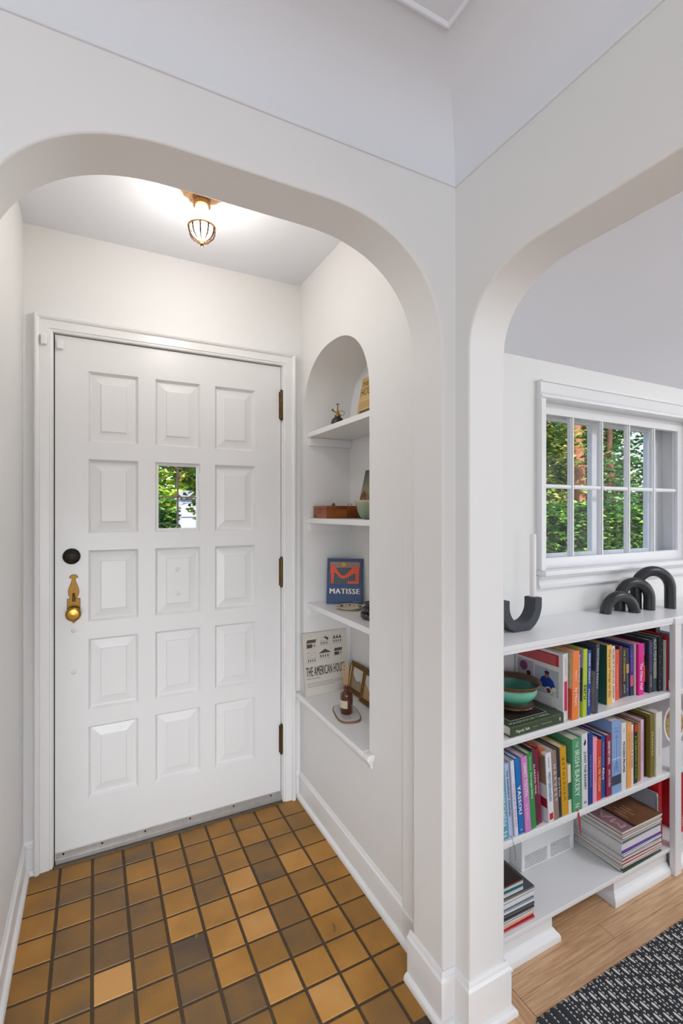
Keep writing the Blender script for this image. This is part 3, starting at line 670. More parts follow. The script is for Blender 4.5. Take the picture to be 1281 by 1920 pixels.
r2 = [
 ('kitchenN', 1.0770, 1.052, .0260, .230, .085, .200, (94, 158, 182), 'teal blue leaning cookbook first at the left of the middle shelf', [('KITCHEN  N', .62, .04, .55, (222, 236, 240), .0)]),
 ('south', 1.1065, 1.055, .0170, .225, .085, .200, (176, 192, 224), 'pale blue leaning cookbook with navy lowercase title', [('my southern kitchen', .90, .28, .55, (34, 40, 82), .008)]),
 ('cookreal', 1.1265, 1.050, .0140, .231, .085, .200, (214, 216, 232), 'leaning lavender white cookbook with thin red title', [('Cooking in Real Life', .70, .12, .5, (206, 90, 96), 0)]),
 ('yassou', 1.1440, 1.050, .0200, .233, .085, .200, (18, 112, 186), 'bright blue leaning cookbook with fat white title', [('YASSOU', .64, .26, .62, WHT, .03)]),
 ('sweet', 1.1680, 1.047, .0240, .233, .085, .200, (206, 132, 196), 'pink violet leaning cookbook with white title', [('SWEET TOOTH', .92, .48, .5, WHT, .012), ('Sarah Fennel', .38, .16, .3, (236, 214, 234), 0)]),
 ('norw', 1.1955, 1.050, .0220, .237, .085, .200, (50, 140, 70), 'bright green leaning cookbook right of the pink violet one', [('Norwegian Baking', .74, .40, .45, WHT, 0), ('Nevada Berg', .95, .78, .3, (210, 230, 210), 0)]),
 ('alab', 1.2210, 1.055, .0150, .246, .085, .200, (92, 40, 58), 'dark plum leaning cookbook right of the green one', [('ALABAMA PINK', .80, .40, .5, (236, 220, 224), .01)]),
 ('wine', 1.2385, 1.058, .0140, .235, .085, .200, (124, 20, 66), 'deep crimson leaning cookbook left of the book with orange tabs', [('LEBANESE', .70, .40, .35, (230, 190, 200), 0)]),
 ('medi', 1.2690, 1.047, .0250, .221, .070, .200, (224, 224, 230), 'white cookbook with turquoise title and orange tabs on top', [('MEDITERRANEAN', .72, .30, .45, (30, 140, 180), .01), ('Ottolenghi', .94, .78, .3, (90, 130, 170), 0)]),
 ('harv', 1.2965, 1.048, .0220, .221, .070, .200, (150, 122, 108), 'brown cookbook with widely spaced white capitals', [('H A R V E S T', .80, .26, .5, (226, 220, 214), 0)]),
 ('navy', 1.3205, 1.050, .0120, .222, .060, .200, (28, 42, 72), 'thin navy cookbook left of the mustard one', [('Bread & Book', .58, .30, .6, (212, 222, 230), .01)]),
 ('beth', 1.3345, 1.050, .0280, .222, .050, .200, (206, 152, 22), 'mustard yellow cookbook with dark spaced capitals', [('B E T H L E H E M', .84, .22, .35, (110, 84, 20), 0)]),
 ('short', 1.3650, 1.050, .0150, .158, .030, .150, (222, 214, 190), 'short cream book with dark green band', []),
 ('irish', 1.3830, 1.048, .0430, .236, .012, .200, (82, 154, 112), 'thick sage green cookbook with large white serif capitals', [('THE', .96, .88, .3, (220, 236, 224), 0), ('IRISH BAKERY', .84, .20, .52, (226, 240, 230), .004), ('N', .10, .05, .5, WHT, 0)]),
 ('juno', 1.4275, 1.047, .0290, .245, .012, .200, (218, 218, 222), 'thick white cookbook with black capitals and bird mark', [('JUNO THE BAKERY', .76, .24, .48, (30, 30, 34), .004), ('s', .09, .06, .4, (60, 60, 70), 0)]),
 ('dkblue', 1.4630, 1.050, .0220, .239, 0, .200, (30, 58, 132), 'dark blue cookbook with fine light title left of the pale pink one', [('Autumn Peltier New Food Cooking', .70, .25, .3, (170, 190, 226), 0)]),
 ('pink', 1.4880, 1.052, .0210, .218, 0, .200, (236, 156, 184), 'pale pink cookbook between dark blue and red orange ones', [('SUNDAY', .6, .3, .3, (216, 110, 150), 0)]),
 ('vegan', 1.5110, 1.052, .0210, .204, 0, .190, (216, 62, 36), 'red orange cookbook with yellow capitals', [('CALL ME VEGAN', .72, .16, .6, (244, 196, 90), .014)]),
 ('blue', 1.5370, 1.055, .0190, .211, 0, .200, (14, 76, 152), 'vivid blue cookbook with small white title left of the maroon one', [('Ruffles Bakery Cookery', .90, .52, .3, (200, 216, 236), 0), ('Alive', .5, .3, .6, WHT, .01)]),
 ('maroon', 1.5600, 1.052, .0260, .210, 0, .200, (142, 24, 62), 'maroon cookbook with boxed white capitals', [('DINNER PARTY ANIMAL', .90, .52, .5, (240, 222, 228), .008), ('JAKE COHEN', .44, .16, .5, (240, 222, 228), .008)]),
 ('sky', 1.5890, 1.052, .0500, .252, 0, .200, (134, 164, 210), 'thickest pale sky blue cookbook with line drawing on its spine', []),
 ('modern', 1.6420, 1.052, .0270, .235, 0, .200, (224, 222, 224), 'white cookbook with black capitals right of the sky blue one', [('MODERN PROPER', .72, .26, .45, (30, 34, 50), .01), ('THE', .93, .86, .3, (150, 150, 150), 0)]),
 ('orange', 1.6705, 1.050, .0250, .231, 0, .200, (232, 164, 96), 'light orange cookbook with faint lettering on the middle shelf', [('BAREFOOT AT HOME', .85, .3, .25, (190, 120, 60), 0)]),
 ('cream', 1.6970, 1.054, .0170, .217, 0, .190, (232, 216, 196), 'cream cookbook with red brown title right of the light orange one', [('COOKIES & BAKES', .9, .3, .4, (180, 110, 80), .01)]),
 ('blkgreen', 1.7230, 1.058, .0200, .215, 0, .200, (24, 26, 22), 'black cookbook with lime green lettering and red head', [('A CELEBRATION OF FOOD', .80, .08, .5, (140, 186, 60), .012)]),
 ('gold', 1.7480, 1.060, .0170, .212, 0, .200, (156, 118, 62), 'golden brown plain cookbook left of the lilac one', []),
 ('lilac', 1.7700, 1.062, .0180, .218, 0, .200, (222, 186, 206), 'lilac pink cookbook on the middle shelf', [('GARDEN BOOK', .8, .3, .3, (170, 110, 150), 0)]),
 ('dkmar', 1.7990, 1.070, .0160, .216, 0, .200, (52, 28, 34), 'near black cookbook set back left of the olive one', []),
 ('olive', 1.8160, 1.055, .0250, .231, 0, .200, (122, 110, 36), 'olive green cookbook with pale capitals', [('PLANTAS', .72, .34, .35, (220, 214, 160), .01)]),
 ('white', 1.8430, 1.050, .0380, .234, 0, .200, (222, 220, 214), 'thick off-white cookbook last on the middle shelf before the post', [('the book of cooking', .75, .3, .15, (150, 148, 140), 0)]),
]
C = {}
for n, X, Y, w, h, ln, d, cv, lb, ti in r2:
    C[n] = book('book', lb, X, Y, ZB2, w, h, d, ln, cv, G2, ti)
t = C['yassou']; text('spine_mark', 'A', mat(WHT, .5), t, (.006, -.0002, .016), (0, 0, -1), (1, 0, 0), .006, .008)
band(C['short'], 'green_band', mat((42, 92, 56), .5), .015, .045, .10); band(C['medi'], 'red_mark', mat((196, 34, 52), .5), .025, .008, .028, .2, .85)
t = C['medi']; patch(t, 'cover_photo', mat((146, 122, 96), .5, noise=.45, nscale=25), .12, .212, .003, .19)
patch(t, 'cover_title', mat((150, 30, 50), .5), .045, .075, .003, .08)
tb_ = MB()
for q in range(7):
    y0 = .012+q*.012; z0 = .221; a = .010*math.sin(q*1.3)
    tb_.add([(.000+a*.2, y0, z0-.02), (.000+a*.2, y0+.012, z0-.02), (-.006+a, y0+.016, z0+.006+.004*(q % 2)), (-.006+a, y0+.002, z0+.006), (.020, y0+.004, z0+.001), (.022, y0+.014, z0+.001)], [(0, 1, 2, 3), (3, 2, 5, 4)])
tb_.build('paper_tabs', mat((236, 118, 66), .5), t)
t = C['sky']
sp = mat((74, 104, 160), .5)
band(t, 'dark_band', mat((56, 66, 84), .5, noise=.2, nscale=60), .05, .030, .062); band(t, 'light_band', mat((196, 210, 232), .5), .05, .118, .122)
ln_ = MB()
for x0, z0, x1, z1 in ((.025, .075, .025, .20), (.025, .20, .012, .188), (.025, .20, .038, .188), (.012, .07, .025, .095), (.038, .07, .025, .095), (.010, .085, .025, .11), (.040, .085, .025, .11)):
    ln_.tube([(x0, -.0003, z0), (x1, -.0003, z1)], .0004, 5)
ln_.build('line_drawing', sp, t)
text('spine_title', 'Magnus Nilsson', sp, t, (.010, -.0002, .224), (1, 0, 0), (0, 0, 1), .030, .004); text('spine_title', 'The Nordic', sp, t, (.013, -.0002, .212), (1, 0, 0), (0, 0, 1), .024, .005)
band(C['blkgreen'], 'red_head', mat((206, 36, 40), .5), .02, .185, .212, .15, .9)
t = C['juno']; pm = MB().plate([(.009, .212), (.013, .205), (.018, .208), (.021, .216), (.019, .222), (.016, .226), (.014, .219)], [], XZ, -.0006, 0); pm.build('bird_mark', mat((30, 30, 34), .5), t)
rb_ = MB(); P0 = [(.02, .0), (.022, -.002), (.023, -.005), (.024, -.007), (.026, -.008), (.027, -.008)]
zz = [.004, -.001, -.02, -.045, -.068, -.078]; ws_ = [.002, .003, .004, .0035, .002, .001]
for (x, y), z, w_ in zip(P0, zz, ws_): rb_.v += [(x-w_, y, z), (x+w_, y, z), (x+w_, y-.0005, z), (x-w_, y-.0005, z)]
for q in range(5):
    for e in range(4): rb_.f.append((q*4+e, q*4+(e+1) % 4, q*4+4+(e+1) % 4, q*4+4+e)); rb_.mi.append(0)
rb_.build('ribbon', mat((176, 22, 40), .6), C['irish'])
MB().tube([(.030, .0, .006), (.033, -.006, .0), (.037, -.007, -.02), (.042, -.0065, -.05), (.041, -.0062, -.072)], .0009, 6).build('ribbon', mat((30, 130, 120), .6), C['kitchenN'])

# ---- green flat book with bowl
fb_ = thing('book', 'dark green hardcover lying flat under the teal bowl', 'book', (1.108, 1.050, ZB1), (0, 0, 0), 'books lying on the shelves')
b = MB(); GR = mat((60, 76, 50), .4, noise=.1, nscale=30)
b.box(0, .234, 0, .20, 0, .003); b.box(0, .234, 0, .20, .029, .032); b.box(0, .234, 0, .003, .002, .030)
b.build('cover', GR, fb_, bevel=.0012)
MB().box(.004, .230, .003, .196, .003, .029).build('pages', PAPER, fb_)
text('spine_title', 'Magnolia Table', mat((232, 232, 222), .5), fb_, (.022, -.0002, .008), (1, 0, 0), (0, 0, 1), .058, .011, .008)
text('spine_title', 'volume 3', mat((190, 194, 180), .5), fb_, (.092, -.0002, .013), (1, 0, 0), (0, 0, 1), .024, .004)
text('spine_title', 'JOANNA GAINES', mat((190, 194, 180), .5), fb_, (.132, -.0002, .012), (1, 0, 0), (0, 0, 1), .046, .005)
text('spine_mark', 'e', mat((232, 232, 222), .5), fb_, (.212, -.0002, .010), (1, 0, 0), (0, 0, 1), .007, .011)
MB().plate([(.03, .03), (.03, .17), (.19, .17), (.19, .03)], [[(.0312, .0312), (.0312, .1688), (.1888, .1688), (.1888, .0312)]], XY, .032, .0324).build('cover_border', mat((210, 208, 196), .5), fb_)
MB().box(.033, .187, .033, .167, .0319, .0322).build('cover_photo', mat((52, 44, 38), .5, noise=.4, nscale=40), fb_)
text('cover_title', 'MAGNOLIA TABLE', mat((222, 222, 210), .5), fb_, (.012, .010, .0322), (1, 0, 0), (0, 1, 0), .17, .011)
# bowl
mg = NT('teal_glaze'); zz_ = mg.f('ADD', mg.z, mg.f('MULTIPLY', mg.noise(mg.P, 14., 3.), .010))
cc = mg.ramp(mg.f('MULTIPLY', zz_, 10.), [(.0, (62, 44, 34)), (.23, (92, 62, 46)), (.33, (44, 120, 100)), (.5, (90, 178, 150)), (.74, (134, 204, 178)), (.82, (120, 88, 66)), (.95, (112, 74, 54))])
TEAL = mg.done(cc, .18)
mg = NT('teal_inside'); cc = mg.mix(mg.noise(mg.P, 18., 3.), (34, 110, 98), (88, 164, 142)); cc = mg.mix(mg.f('GREATER_THAN', mg.f('ADD', mg.z, mg.f('MULTIPLY', mg.noise(mg.P, 25., 2.), .006)), .074), cc, (84, 62, 46)); TEALI = mg.done(cc, .2)
bw = thing('bowl', 'teal glazed pottery bowl with brown rim and foot on the green book', 'bowl', (1.230, 1.158, ZB1+.0325))
MB().lathe([(.0001, 0), (.040, 0), (.042, .005), (.046, .009), (.062, .010), (.068, .014), (.067, .017), (.050, .019), (.046, .023), (.060, .033), (.072, .046), (.077, .060), (.076, .070), (.079, .076), (.088, .083), (.091, .087), (.089, .089), (.082, .087)], seg=56).build('body', TEAL, bw, smooth=60)
MB().lathe([(.0001, .030), (.035, .033), (.058, .044), (.068, .058), (.071, .070), (.076, .080), (.082, .0872)], seg=56).build('inner_glaze', TEALI, bw, smooth=60)

# ---- top of the bookcase
ho = thing('candle_holder', 'charcoal stone U-shaped candle holder on top of the bookcase', 'candle holder', (1.258, 1.140, .9665))
ot = []; inn = []
a0 = math.asin(.084/.091)
for i in range(41):
    a = math.pi+math.pi*i/40; x, z = .091*math.cos(a), .084+.091*math.sin(a); ot.append((x, max(0., z)))
for i in range(33):
    a = 2*math.pi-math.pi*i/32; inn.append((.058*math.cos(a), .084+.058*math.sin(a)))
MB().plate([(-.091, .105)]+ot+[(.091, .105), (.058, .105)]+inn+[(-.058, .105)], [], XZ, 0, .047).build('u_body', SLATE, ho, bevel=.002, smooth=25)
MB().lathe([(.0001, 0), (.0135, 0), (.0135, .0015), (.0001, .0015)], (.0745, .0235, .105), 24).build('cup_rim', STEEL, ho, smooth=40)
cd = MB().lathe([(.0001, 0), (.0106, 0), (.0105, .2), (.0095, .209), (.0060, .2125), (.0001, .213)], (0, 0, 0), 24)
tag(cd.build('candle', mat((240, 238, 236), .35), None, smooth=40, loc=(1.3325, 1.1635, 1.0735)), 'tall white taper candle standing in the charcoal holder', 'candle')
for (x0, y0), (x1, y1), hh, lb in (((1.769, 1.197), (1.890, 1.159), .085, 'smallest black tube arch sculpture at the front left of the three'),
                                   ((1.877, 1.210), (1.995, 1.163), .130, 'middle-sized black tube arch sculpture between its two neighbours'),
                                   ((1.977, 1.206), (2.102, 1.142), .172, 'tallest black tube arch sculpture above the bookcase post')):
    r_ = .0210; Rr = math.hypot(x1-x0, y1-y0)/2; ux = Vector((x1-x0, y1-y0, 0)).normalized(); zc = hh-r_-Rr
    pts = [Vector((0, 0, 0))-ux*Rr]
    if zc > .01: pts.append(-ux*Rr+Vector((0, 0, zc*.5)))
    for i in range(25):
        a = math.pi-math.pi*i/24; pts.append(ux*Rr*math.cos(a)+Vector((0, 0, max(0, zc)+(Rr if zc >= 0 else hh-r_)*math.sin(a))))
    if zc > .01: pts.append(ux*Rr+Vector((0, 0, zc*.5)))
    pts.append(ux*Rr)
    pts2 = [pts[0]]
    for p in pts[1:]:
        if (p-pts2[-1]).length > 1e-4: pts2.append(p)
    pts2[0].z = 0; pts2[-1].z = 0
    o = MB().tube(pts2, r_, 24).build('arch_sculpture', CHAR, None, smooth=50, loc=((x0+x1)/2, (y0+y1)/2, .9668))
    tag(o, lb, 'sculpture', 'black arch sculptures on the bookcase')

# ---- magazines: tall stack at the right, short stack at the left
def magazine(x0, y0, z0, wx, wy, th, ang, coverc, label, group, front=None, spine=None, name='magazine'):
    t = thing(name, label, 'magazine', (x0+wx/2, y0+wy/2, z0), (0, 0, ang), group)
    hx, hy = wx/2, wy/2; ct = min(.0006, th*.2)
    MB().box(-hx, hx, -hy+.001, hy, ct, th-ct).build('pages', MAGP, t)
    b = MB(); b.box(-hx, hx, -hy, hy, 0, ct); b.box(-hx, hx, -hy, hy, th-ct, th); b.build('cover', mat(coverc, .3), t)
    if spine: MB().box(-hx, hx, -hy-.0002, -hy+.0012, 0, th).build('spine', mat(spine, .35, noise=.1, nscale=60), t)
    return t
GS = 'magazines stacked at the right of the bottom shelf'; GL = 'magazines stacked at the left of the bottom shelf'
MS = 'thin magazine with pale page edges lying in the tall right-hand stack'
spec = [(.0045, (70, 120, 90), (60, 90, 70), 'lowest magazine of the tall stack, white with a green cover'),
        (.0105, (70, 70, 74), (66, 66, 72), 'thick dark-spined magazine low in the tall stack'),
        (.0065, (196, 180, 160), (206, 186, 168), 'magazine with small food pictures on its spine, above the thick dark one'),
        (.0050, (220, 216, 214), (224, 222, 220), MS),
        (.0045, (190, 40, 52), (200, 60, 66), 'lower of two thin red-spined magazines in the tall stack'),
        (.0050, (222, 220, 220), (226, 224, 224), MS),
        (.0040, (176, 54, 62), (186, 70, 74), 'upper of two thin red-spined magazines in the tall stack'),
        (.0055, (220, 220, 220), (226, 226, 226), MS), (.0050, (206, 206, 206), (214, 212, 212), MS),
        (.0035, (40, 44, 48), (48, 50, 56), 'thin black-covered magazine just under the purple and white one'),
        (.0060, (222, 222, 222), (224, 222, 226), MS), (.0045, (150, 170, 176), (200, 206, 208), MS),
        (.0090, (96, 66, 160), (104, 66, 164), 'magazine with a broad purple spine in the tall stack'),
        (.0240, (214, 212, 222), (222, 220, 230), 'thickest white magazine volume lying on the purple one'),
        (.0070, (120, 106, 96), (122, 108, 100), 'dark brown-spined magazine above the thick white volume'),
        (.0050, (216, 216, 214), (222, 220, 220), MS), (.0040, (120, 150, 146), (140, 160, 156), 'thin grey-green magazine in the upper half of the tall stack'),
        (.0055, (220, 218, 216), (226, 224, 224), MS), (.0085, (196, 150, 120), (206, 176, 156), 'magazine with reddish food pictures on its spine near the top of the tall stack'),
        (.0045, (210, 210, 210), (222, 222, 222), MS)]
z = ZB3
ORD = ['lowest', 'second', 'third', 'fourth', 'fifth', 'sixth', 'seventh', 'eighth', 'ninth', 'tenth', 'eleventh', 'twelfth', 'thirteenth', 'fourteenth', 'fifteenth', 'sixteenth', 'seventeenth', 'eighteenth', 'nineteenth', 'twentieth']
for i, (th, cc, sc, lb) in enumerate(spec):
    if lb == MS: lb = 'thin pale-edged magazine, %s from the bottom of the tall right-hand stack' % ORD[i]
    magazine(1.640+rnd.uniform(-.003, .003), 1.046+rnd.uniform(0, .005), z, .234, .200, th, R(rnd.uniform(-1.0, 1.0)) if i not in (12, 13) else 0, cc, lb, GS, spine=sc); z += th+.0002
top = magazine(1.640, 1.047, z, .236, .200, .006, 0, (112, 76, 52), 'topmost magazine of the tall stack, brown cover with mauve title band', GS, spine=(222, 220, 218))
MB().box(-.118, -.055, -.1, .1, .006, .0063).build('title_band', mat((150, 112, 118), .35), top); MB().box(-.055, -.040, -.1, .1, .006, .0063).build('dark_band', mat((52, 40, 38), .35), top)
MB().box(-.040, .118, -.1, .1, .006, .0062).build('cover_photo', mat((124, 82, 54), .4, noise=.5, nscale=18), top)
text('cover_title', 'MAG', mat((196, 168, 172), .4), top, (-.068, -.085, .0064), (0, 1, 0), (-1, 0, 0), .15, .034)
for q, (s, l) in enumerate((('COOKING', .05), ('AUTUMN', .045), ('AT HOME', .055), ('TRAVEL', .04))):
    text('cover_line', s, mat((226, 206, 186), .4), top, (-.02+.018*q, -.06+.02*(q % 2), .0064), (0, 1, 0), (-1, 0, 0), l, .005)
ztop = z
# leaning behind the tall stack
nbk = thing('spiral_notebook', 'grey spiral notebook leaning between the tall magazine stack and the post', 'notebook', (1.8800, 1.066, ZB3), (0, R(-1.5), 0))
MB().box(0, .008, 0, .17, 0, .205).build('cover', mat((150, 156, 166), .45), nbk, bevel=.002); MB().box(.0015, .0065, -.0015, .168, .003, .202).build('pages', PAPER, nbk)
sp_ = MB()
for q in range(26): 
    zc = .010+q*.0073; sp_.tube([(.004+.007*math.cos(a), -.001+.007*math.sin(a), zc+.0008*math.sin(a/2)) for a in [k*.7854 for k in range(8)]], .0007, 5, closed=True)
sp_.build('wire_spiral', mat((90, 94, 100), .4, .8), nbk)
book('book', 'dark navy book wedged beside the spiral notebook on the bottom shelf', 1.8900, 1.075, ZB3, .008, .19, .17, .025, (34, 44, 72), 'books on the bottom shelf')
book('book', 'bright red book standing on the bottom shelf left of the post', 1.8995, 1.070, ZB3, .020, .245, .18, .02, (200, 26, 34), 'books on the bottom shelf')
# left stack
spec = [(.0055, (214, 206, 204), (222, 216, 216), 0), (.0050, (206, 60, 70), (220, 120, 124), 0), (.0050, (176, 24, 50), (176, 24, 50), 1), (.0070, (232, 150, 116), (232, 170, 140), 2), (.0050, (214, 216, 214), (216, 218, 216), 0),
        (.0060, (206, 206, 210), (214, 214, 216), 0), (.0050, (60, 66, 70), (66, 72, 76), 3), (.0050, (140, 116, 100), (160, 140, 124), 4), (.0060, (60, 62, 74), (86, 88, 96), 5), (.0070, (226, 226, 224), (228, 228, 228), 0),
        (.0060, (120, 140, 150), (140, 160, 170), 6), (.0060, (224, 224, 224), (228, 228, 228), 0), (.0080, (206, 206, 206), (226, 226, 226), 0), (.0060, (226, 224, 224), (230, 230, 230), 0), (.0060, (80, 84, 84), (120, 124, 124), 7)]
LB = {0: 'thin magazine with pale spine lying in the left-hand stack', 1: 'crimson-spined magazine near the bottom of the left-hand stack', 2: 'orange-spined magazine near the bottom of the left-hand stack', 3: 'dark slate-spined magazine lower in the middle of the left-hand stack', 4: 'brown-spined magazine in the middle of the left-hand stack', 5: 'charcoal-spined magazine in the middle of the left-hand stack', 6: 'blue-grey spined magazine in the upper half of the left-hand stack', 7: 'grey-covered magazine directly under the small books of the left-hand stack'}
z = ZB3
for i, (th, cc, sc, li) in enumerate(spec):
    lb = LB[li] if li else 'thin pale-spined magazine, %s from the bottom of the left-hand stack' % ORD[i]
    magazine(1.008+rnd.uniform(-.002, .003), 1.052+rnd.uniform(0, .006), z, .205, .190, th*1.12, R(rnd.uniform(-1.2, 1.2)), cc, lb, GL, spine=sc); z += th*1.12+.0002
for th, cc, sc, lb in ((.0045, (206, 206, 206), (226, 226, 226), 'slim white magazine under the teal-spined one, left-hand stack'), (.0060, (150, 110, 110), (206, 200, 200), 'small white and rose magazine in the top of the left-hand stack'),
                       (.0090, (16, 112, 132), (16, 112, 132), 'teal-spined magazine near the top of the left-hand stack'), (.0070, (214, 200, 190), (220, 206, 196), 'cream-spined magazine just below the top of the left-hand stack')):
    magazine(1.008, 1.062, z, .165, .170, th, R(rnd.uniform(-1, 1)), cc, lb, GL, spine=sc); z += th+.0002
tp = magazine(1.008, 1.064, z, .163, .170, .006, 0, (56, 40, 40), 'topmost dark brown magazine with barcode on the left-hand stack', GL, spine=(70, 50, 50))
MB().box(.010, .062, .0, .045, .006, .0063).build('barcode_label', mat((206, 200, 200), .5), tp)
bc = MB()
for q in range(16): bc.box(.018+q*.0024, .018+q*.0024+.0006+.0008*rnd.random(), .008, .038, .0062, .0065)
bc.build('barcode', mat((60, 50, 52), .5), tp)
# ---- beyond the post
book('book', 'sky blue book standing on the upper shelf right of the post', 2.062, 1.100, ZB1, .030, .185, .16, 0, (64, 160, 206), G1, [('BAKE', .8, .3, .3, WHT, 0)])
book('book', 'black book standing right of the post behind the sky blue one', 2.0, 1.14, ZB1, .028, .225, .12, 0, (40, 36, 40), G1)
sm = thing('magazine', 'magazine standing behind the post with a salad bowl on its grey cover', 'magazine', (1.930, 1.165, ZB2), (R(-4), 0, 0))
MB().box(0, .33, 0, .006, 0, .245).build('cover', mat((150, 142, 148), .4, noise=.25, nscale=12), sm); MB().box(.002, .328, .0008, .0052, .001, .2465).build('pages', MAGP, sm)
MB().plate([(.255+.075*math.cos(a), .080+.079*math.sin(a)) for a in [k*2*math.pi/36 for k in range(36)]], [], XZ, -.0004, 0).build('printed_bowl', mat((226, 226, 222), .4), sm)
mgn = NT('printed_salad'); SAL = mgn.done(mgn.ramp(mgn.noise(mgn.P, 45., 4., .7), [(.3, (40, 84, 40)), (.42, (96, 140, 60)), (.5, (190, 140, 90)), (.58, (150, 70, 44)), (.7, (90, 56, 40))]), .4)
MB().plate([(.255+.066*math.cos(a), .080+.068*math.sin(a)) for a in [k*2*math.pi/36 for k in range(36)]], [], XZ, -.0007, -.0004).build('printed_salad', SAL, sm)
book('book', 'deep red book standing on the bottom shelf right of the post', 2.045, 1.075, ZB3, .040, .23, .17, 0, (186, 14, 36), 'books on the bottom shelf', [('TABLE', .3, .1, .2, WHT, 0)])

# ================================================================== NICHE OBJECTS
def leaning(name, label, cat, loc, yaw, tilt, w, h, th, cover, pages=True, group=None):
    """upright thing with its face along local -y, base front-left at the origin, leaning back by tilt"""
    t = thing(name, label, cat, loc, (0, 0, 0), group)
    t.rotation_euler = (Matrix.Rotation(yaw, 4, 'Z') @ Matrix.Rotation(-tilt, 4, 'X')).to_euler()
    b = MB(); b.box(0, w, 0, .002, 0, h); b.box(0, w, th-.002, th, 0, h); b.box(0, .002, 0, th, 0, h)
    b.build('cover', cover, t, bevel=.0006)
    if pages: MB().box(.002, w-.002, .002, th-.002, .002, h-.002).build('pages', PAPER, t)
    return t
INK = mat((36, 32, 32), .6); CREAM = mat((214, 206, 196), .5, noise=.03, nscale=10)
ah = leaning('book', 'large cream book with six house drawings standing on the niche sill', 'book', (.868, 2.052, .5055), R(2), R(7.5), .238, .286, .013, CREAM)
def tx(t, s, x, z, l, h_, m, b=0.): return text('cover_title', s, m, t, (x, -.0002, z), (1, 0, 0), (0, 0, 1), l, h_, b)
tx(ah, 'THE AMERICAN HOUSE', .010, .088, .205, .042, INK, .022)
ah.children[-1].name = 'cover_title'
tx(ah, 'MARY MIX FOLEY', .012, .074, .07, .007, INK)
for q in range(3): MB().box(.012, .205-.05*(q == 2), -.0005, 0, .056-q*.008, .0575-q*.008).build('blurb_line', mat((110, 104, 100), .6), ah)
def housedraw(t, x, z, s, v):
    b = MB(); L = lambda pts, closed=True: b.tube([(x+u*s, -.0003, z+w_*s) for u, w_ in pts], .00045, 5, closed=closed)
    L([(0, 0), (1, 0), (1, .5), (0, .5)])
    if v == 0:
        L([(0, .5), (.12, .8), (1.1, .8), (1, .5)]); b.plate([(x+u*s, z+w_*s) for u, w_ in ((0, .5), (.12, .8), (1.1, .8), (1, .5))], [], XZ, -.0005, 0); b.box(x+.05*s, x+.62*s, -.0004, 0, z+.04*s, z+.4*s)
    elif v == 1:
        L([(0, .5), (.4, .95), (1, .5)]); L([(.4, .95), (1.1, .85), (1, .5)], False); b.box(x+.7*s, x+.8*s, -.0004, 0, z+.85*s, z+1.05*s); b.plate([(x+u*s, z+w_*s) for u, w_ in ((.4, .95), (1.1, .85), (1, .5))], [], XZ, -.0005, 0)
    elif v == 2:
        for q in range(3): b.plate([(x+u*s, z+w_*s) for u, w_ in ((.33*q, .5), (.33*q+.16, .85), (.33*q+.33, .5))], [], XZ, -.0004, 0)
    elif v == 3:
        L([(0, .5), (.5, .85), (1, .5)]); L([(0, .5), (0, 1.0), (1, 1.0), (1, .5)]); L([(0, 1.), (.6, 1.35), (1, 1.)], False)
    else:
        b.plate([(x+u*s, z+w_*s) for u, w_ in ((-.1, .5), (.6, .85), (1.2, .5))], [[(.0+x, .54*s+z), (x+.6*s, z+.78*s), (x+1.0*s, z+.54*s)]] if False else [], XZ, -.0004, 0)
    for q in range(4): b.box(x+(.08+.24*q)*s, x+(.18+.24*q)*s, -.0004, 0, z+.12*s, z+.36*s)
    b.build('house_drawing', mat((84, 78, 74), .6), t)
for q, (x, z, s) in enumerate(((.018, .215, .048), (.092, .222, .040), (.160, .222, .048), (.020, .148, .045), (.084, .160, .052), (.162, .166, .042))):
    housedraw(ah, x, z, s, (0, 1, 2, 3, 4, 0)[q])
# gold frames
GOLD = mat((118, 82, 30), .45, .5, noise=.3, nscale=90, bump=.5, bscale=250)
def gframe(label, loc, yaw, w, h, hue):
    t = thing('picture_frame', label, 'picture frame', loc, (0, 0, 0), 'small gold picture frames')
    t.rotation_euler = (Matrix.Rotation(yaw, 4, 'Z') @ Matrix.Rotation(R(-11), 4, 'X')).to_euler()
    pr = [(0, .0), (0, -.006), (-.003, -.010), (-.008, -.011), (-.011, -.007), (-.016, -.007), (-.019, -.009), (-.022, -.004), (-.022, 0)]
    MB().sweep([(0, 0), (0, h), (w, h), (w, 0)], pr, lambda u, v, a: (u, a, v), closed=True).build('frame', GOLD, t, smooth=30)
    p = MB().box(.018, w-.018, -.003, .001, .018, h-.018).build('picture', mat((206, 202, 194), .5, noise=.05, nscale=20), t)
    MB().plate([(.022, .022), (w-.02, .022), (w-.02, .045), (w*.62, h*.5), (w*.45, h*.42), (.022, h*.62)], [], XZ, -.0036, -.003).build('painted_hill', mat(hue, .6, noise=.15, nscale=40), p)
    return t
gframe('gold picture frame leaning in the rear corner of the niche sill', (1.088, 2.044, .5055), R(-90), .150, .140, (150, 134, 110))
gframe('gold picture frame overlapping in front of the other, nearer the arch', (1.072, 1.902, .5055), R(-90), .150, .145, (176, 140, 104))
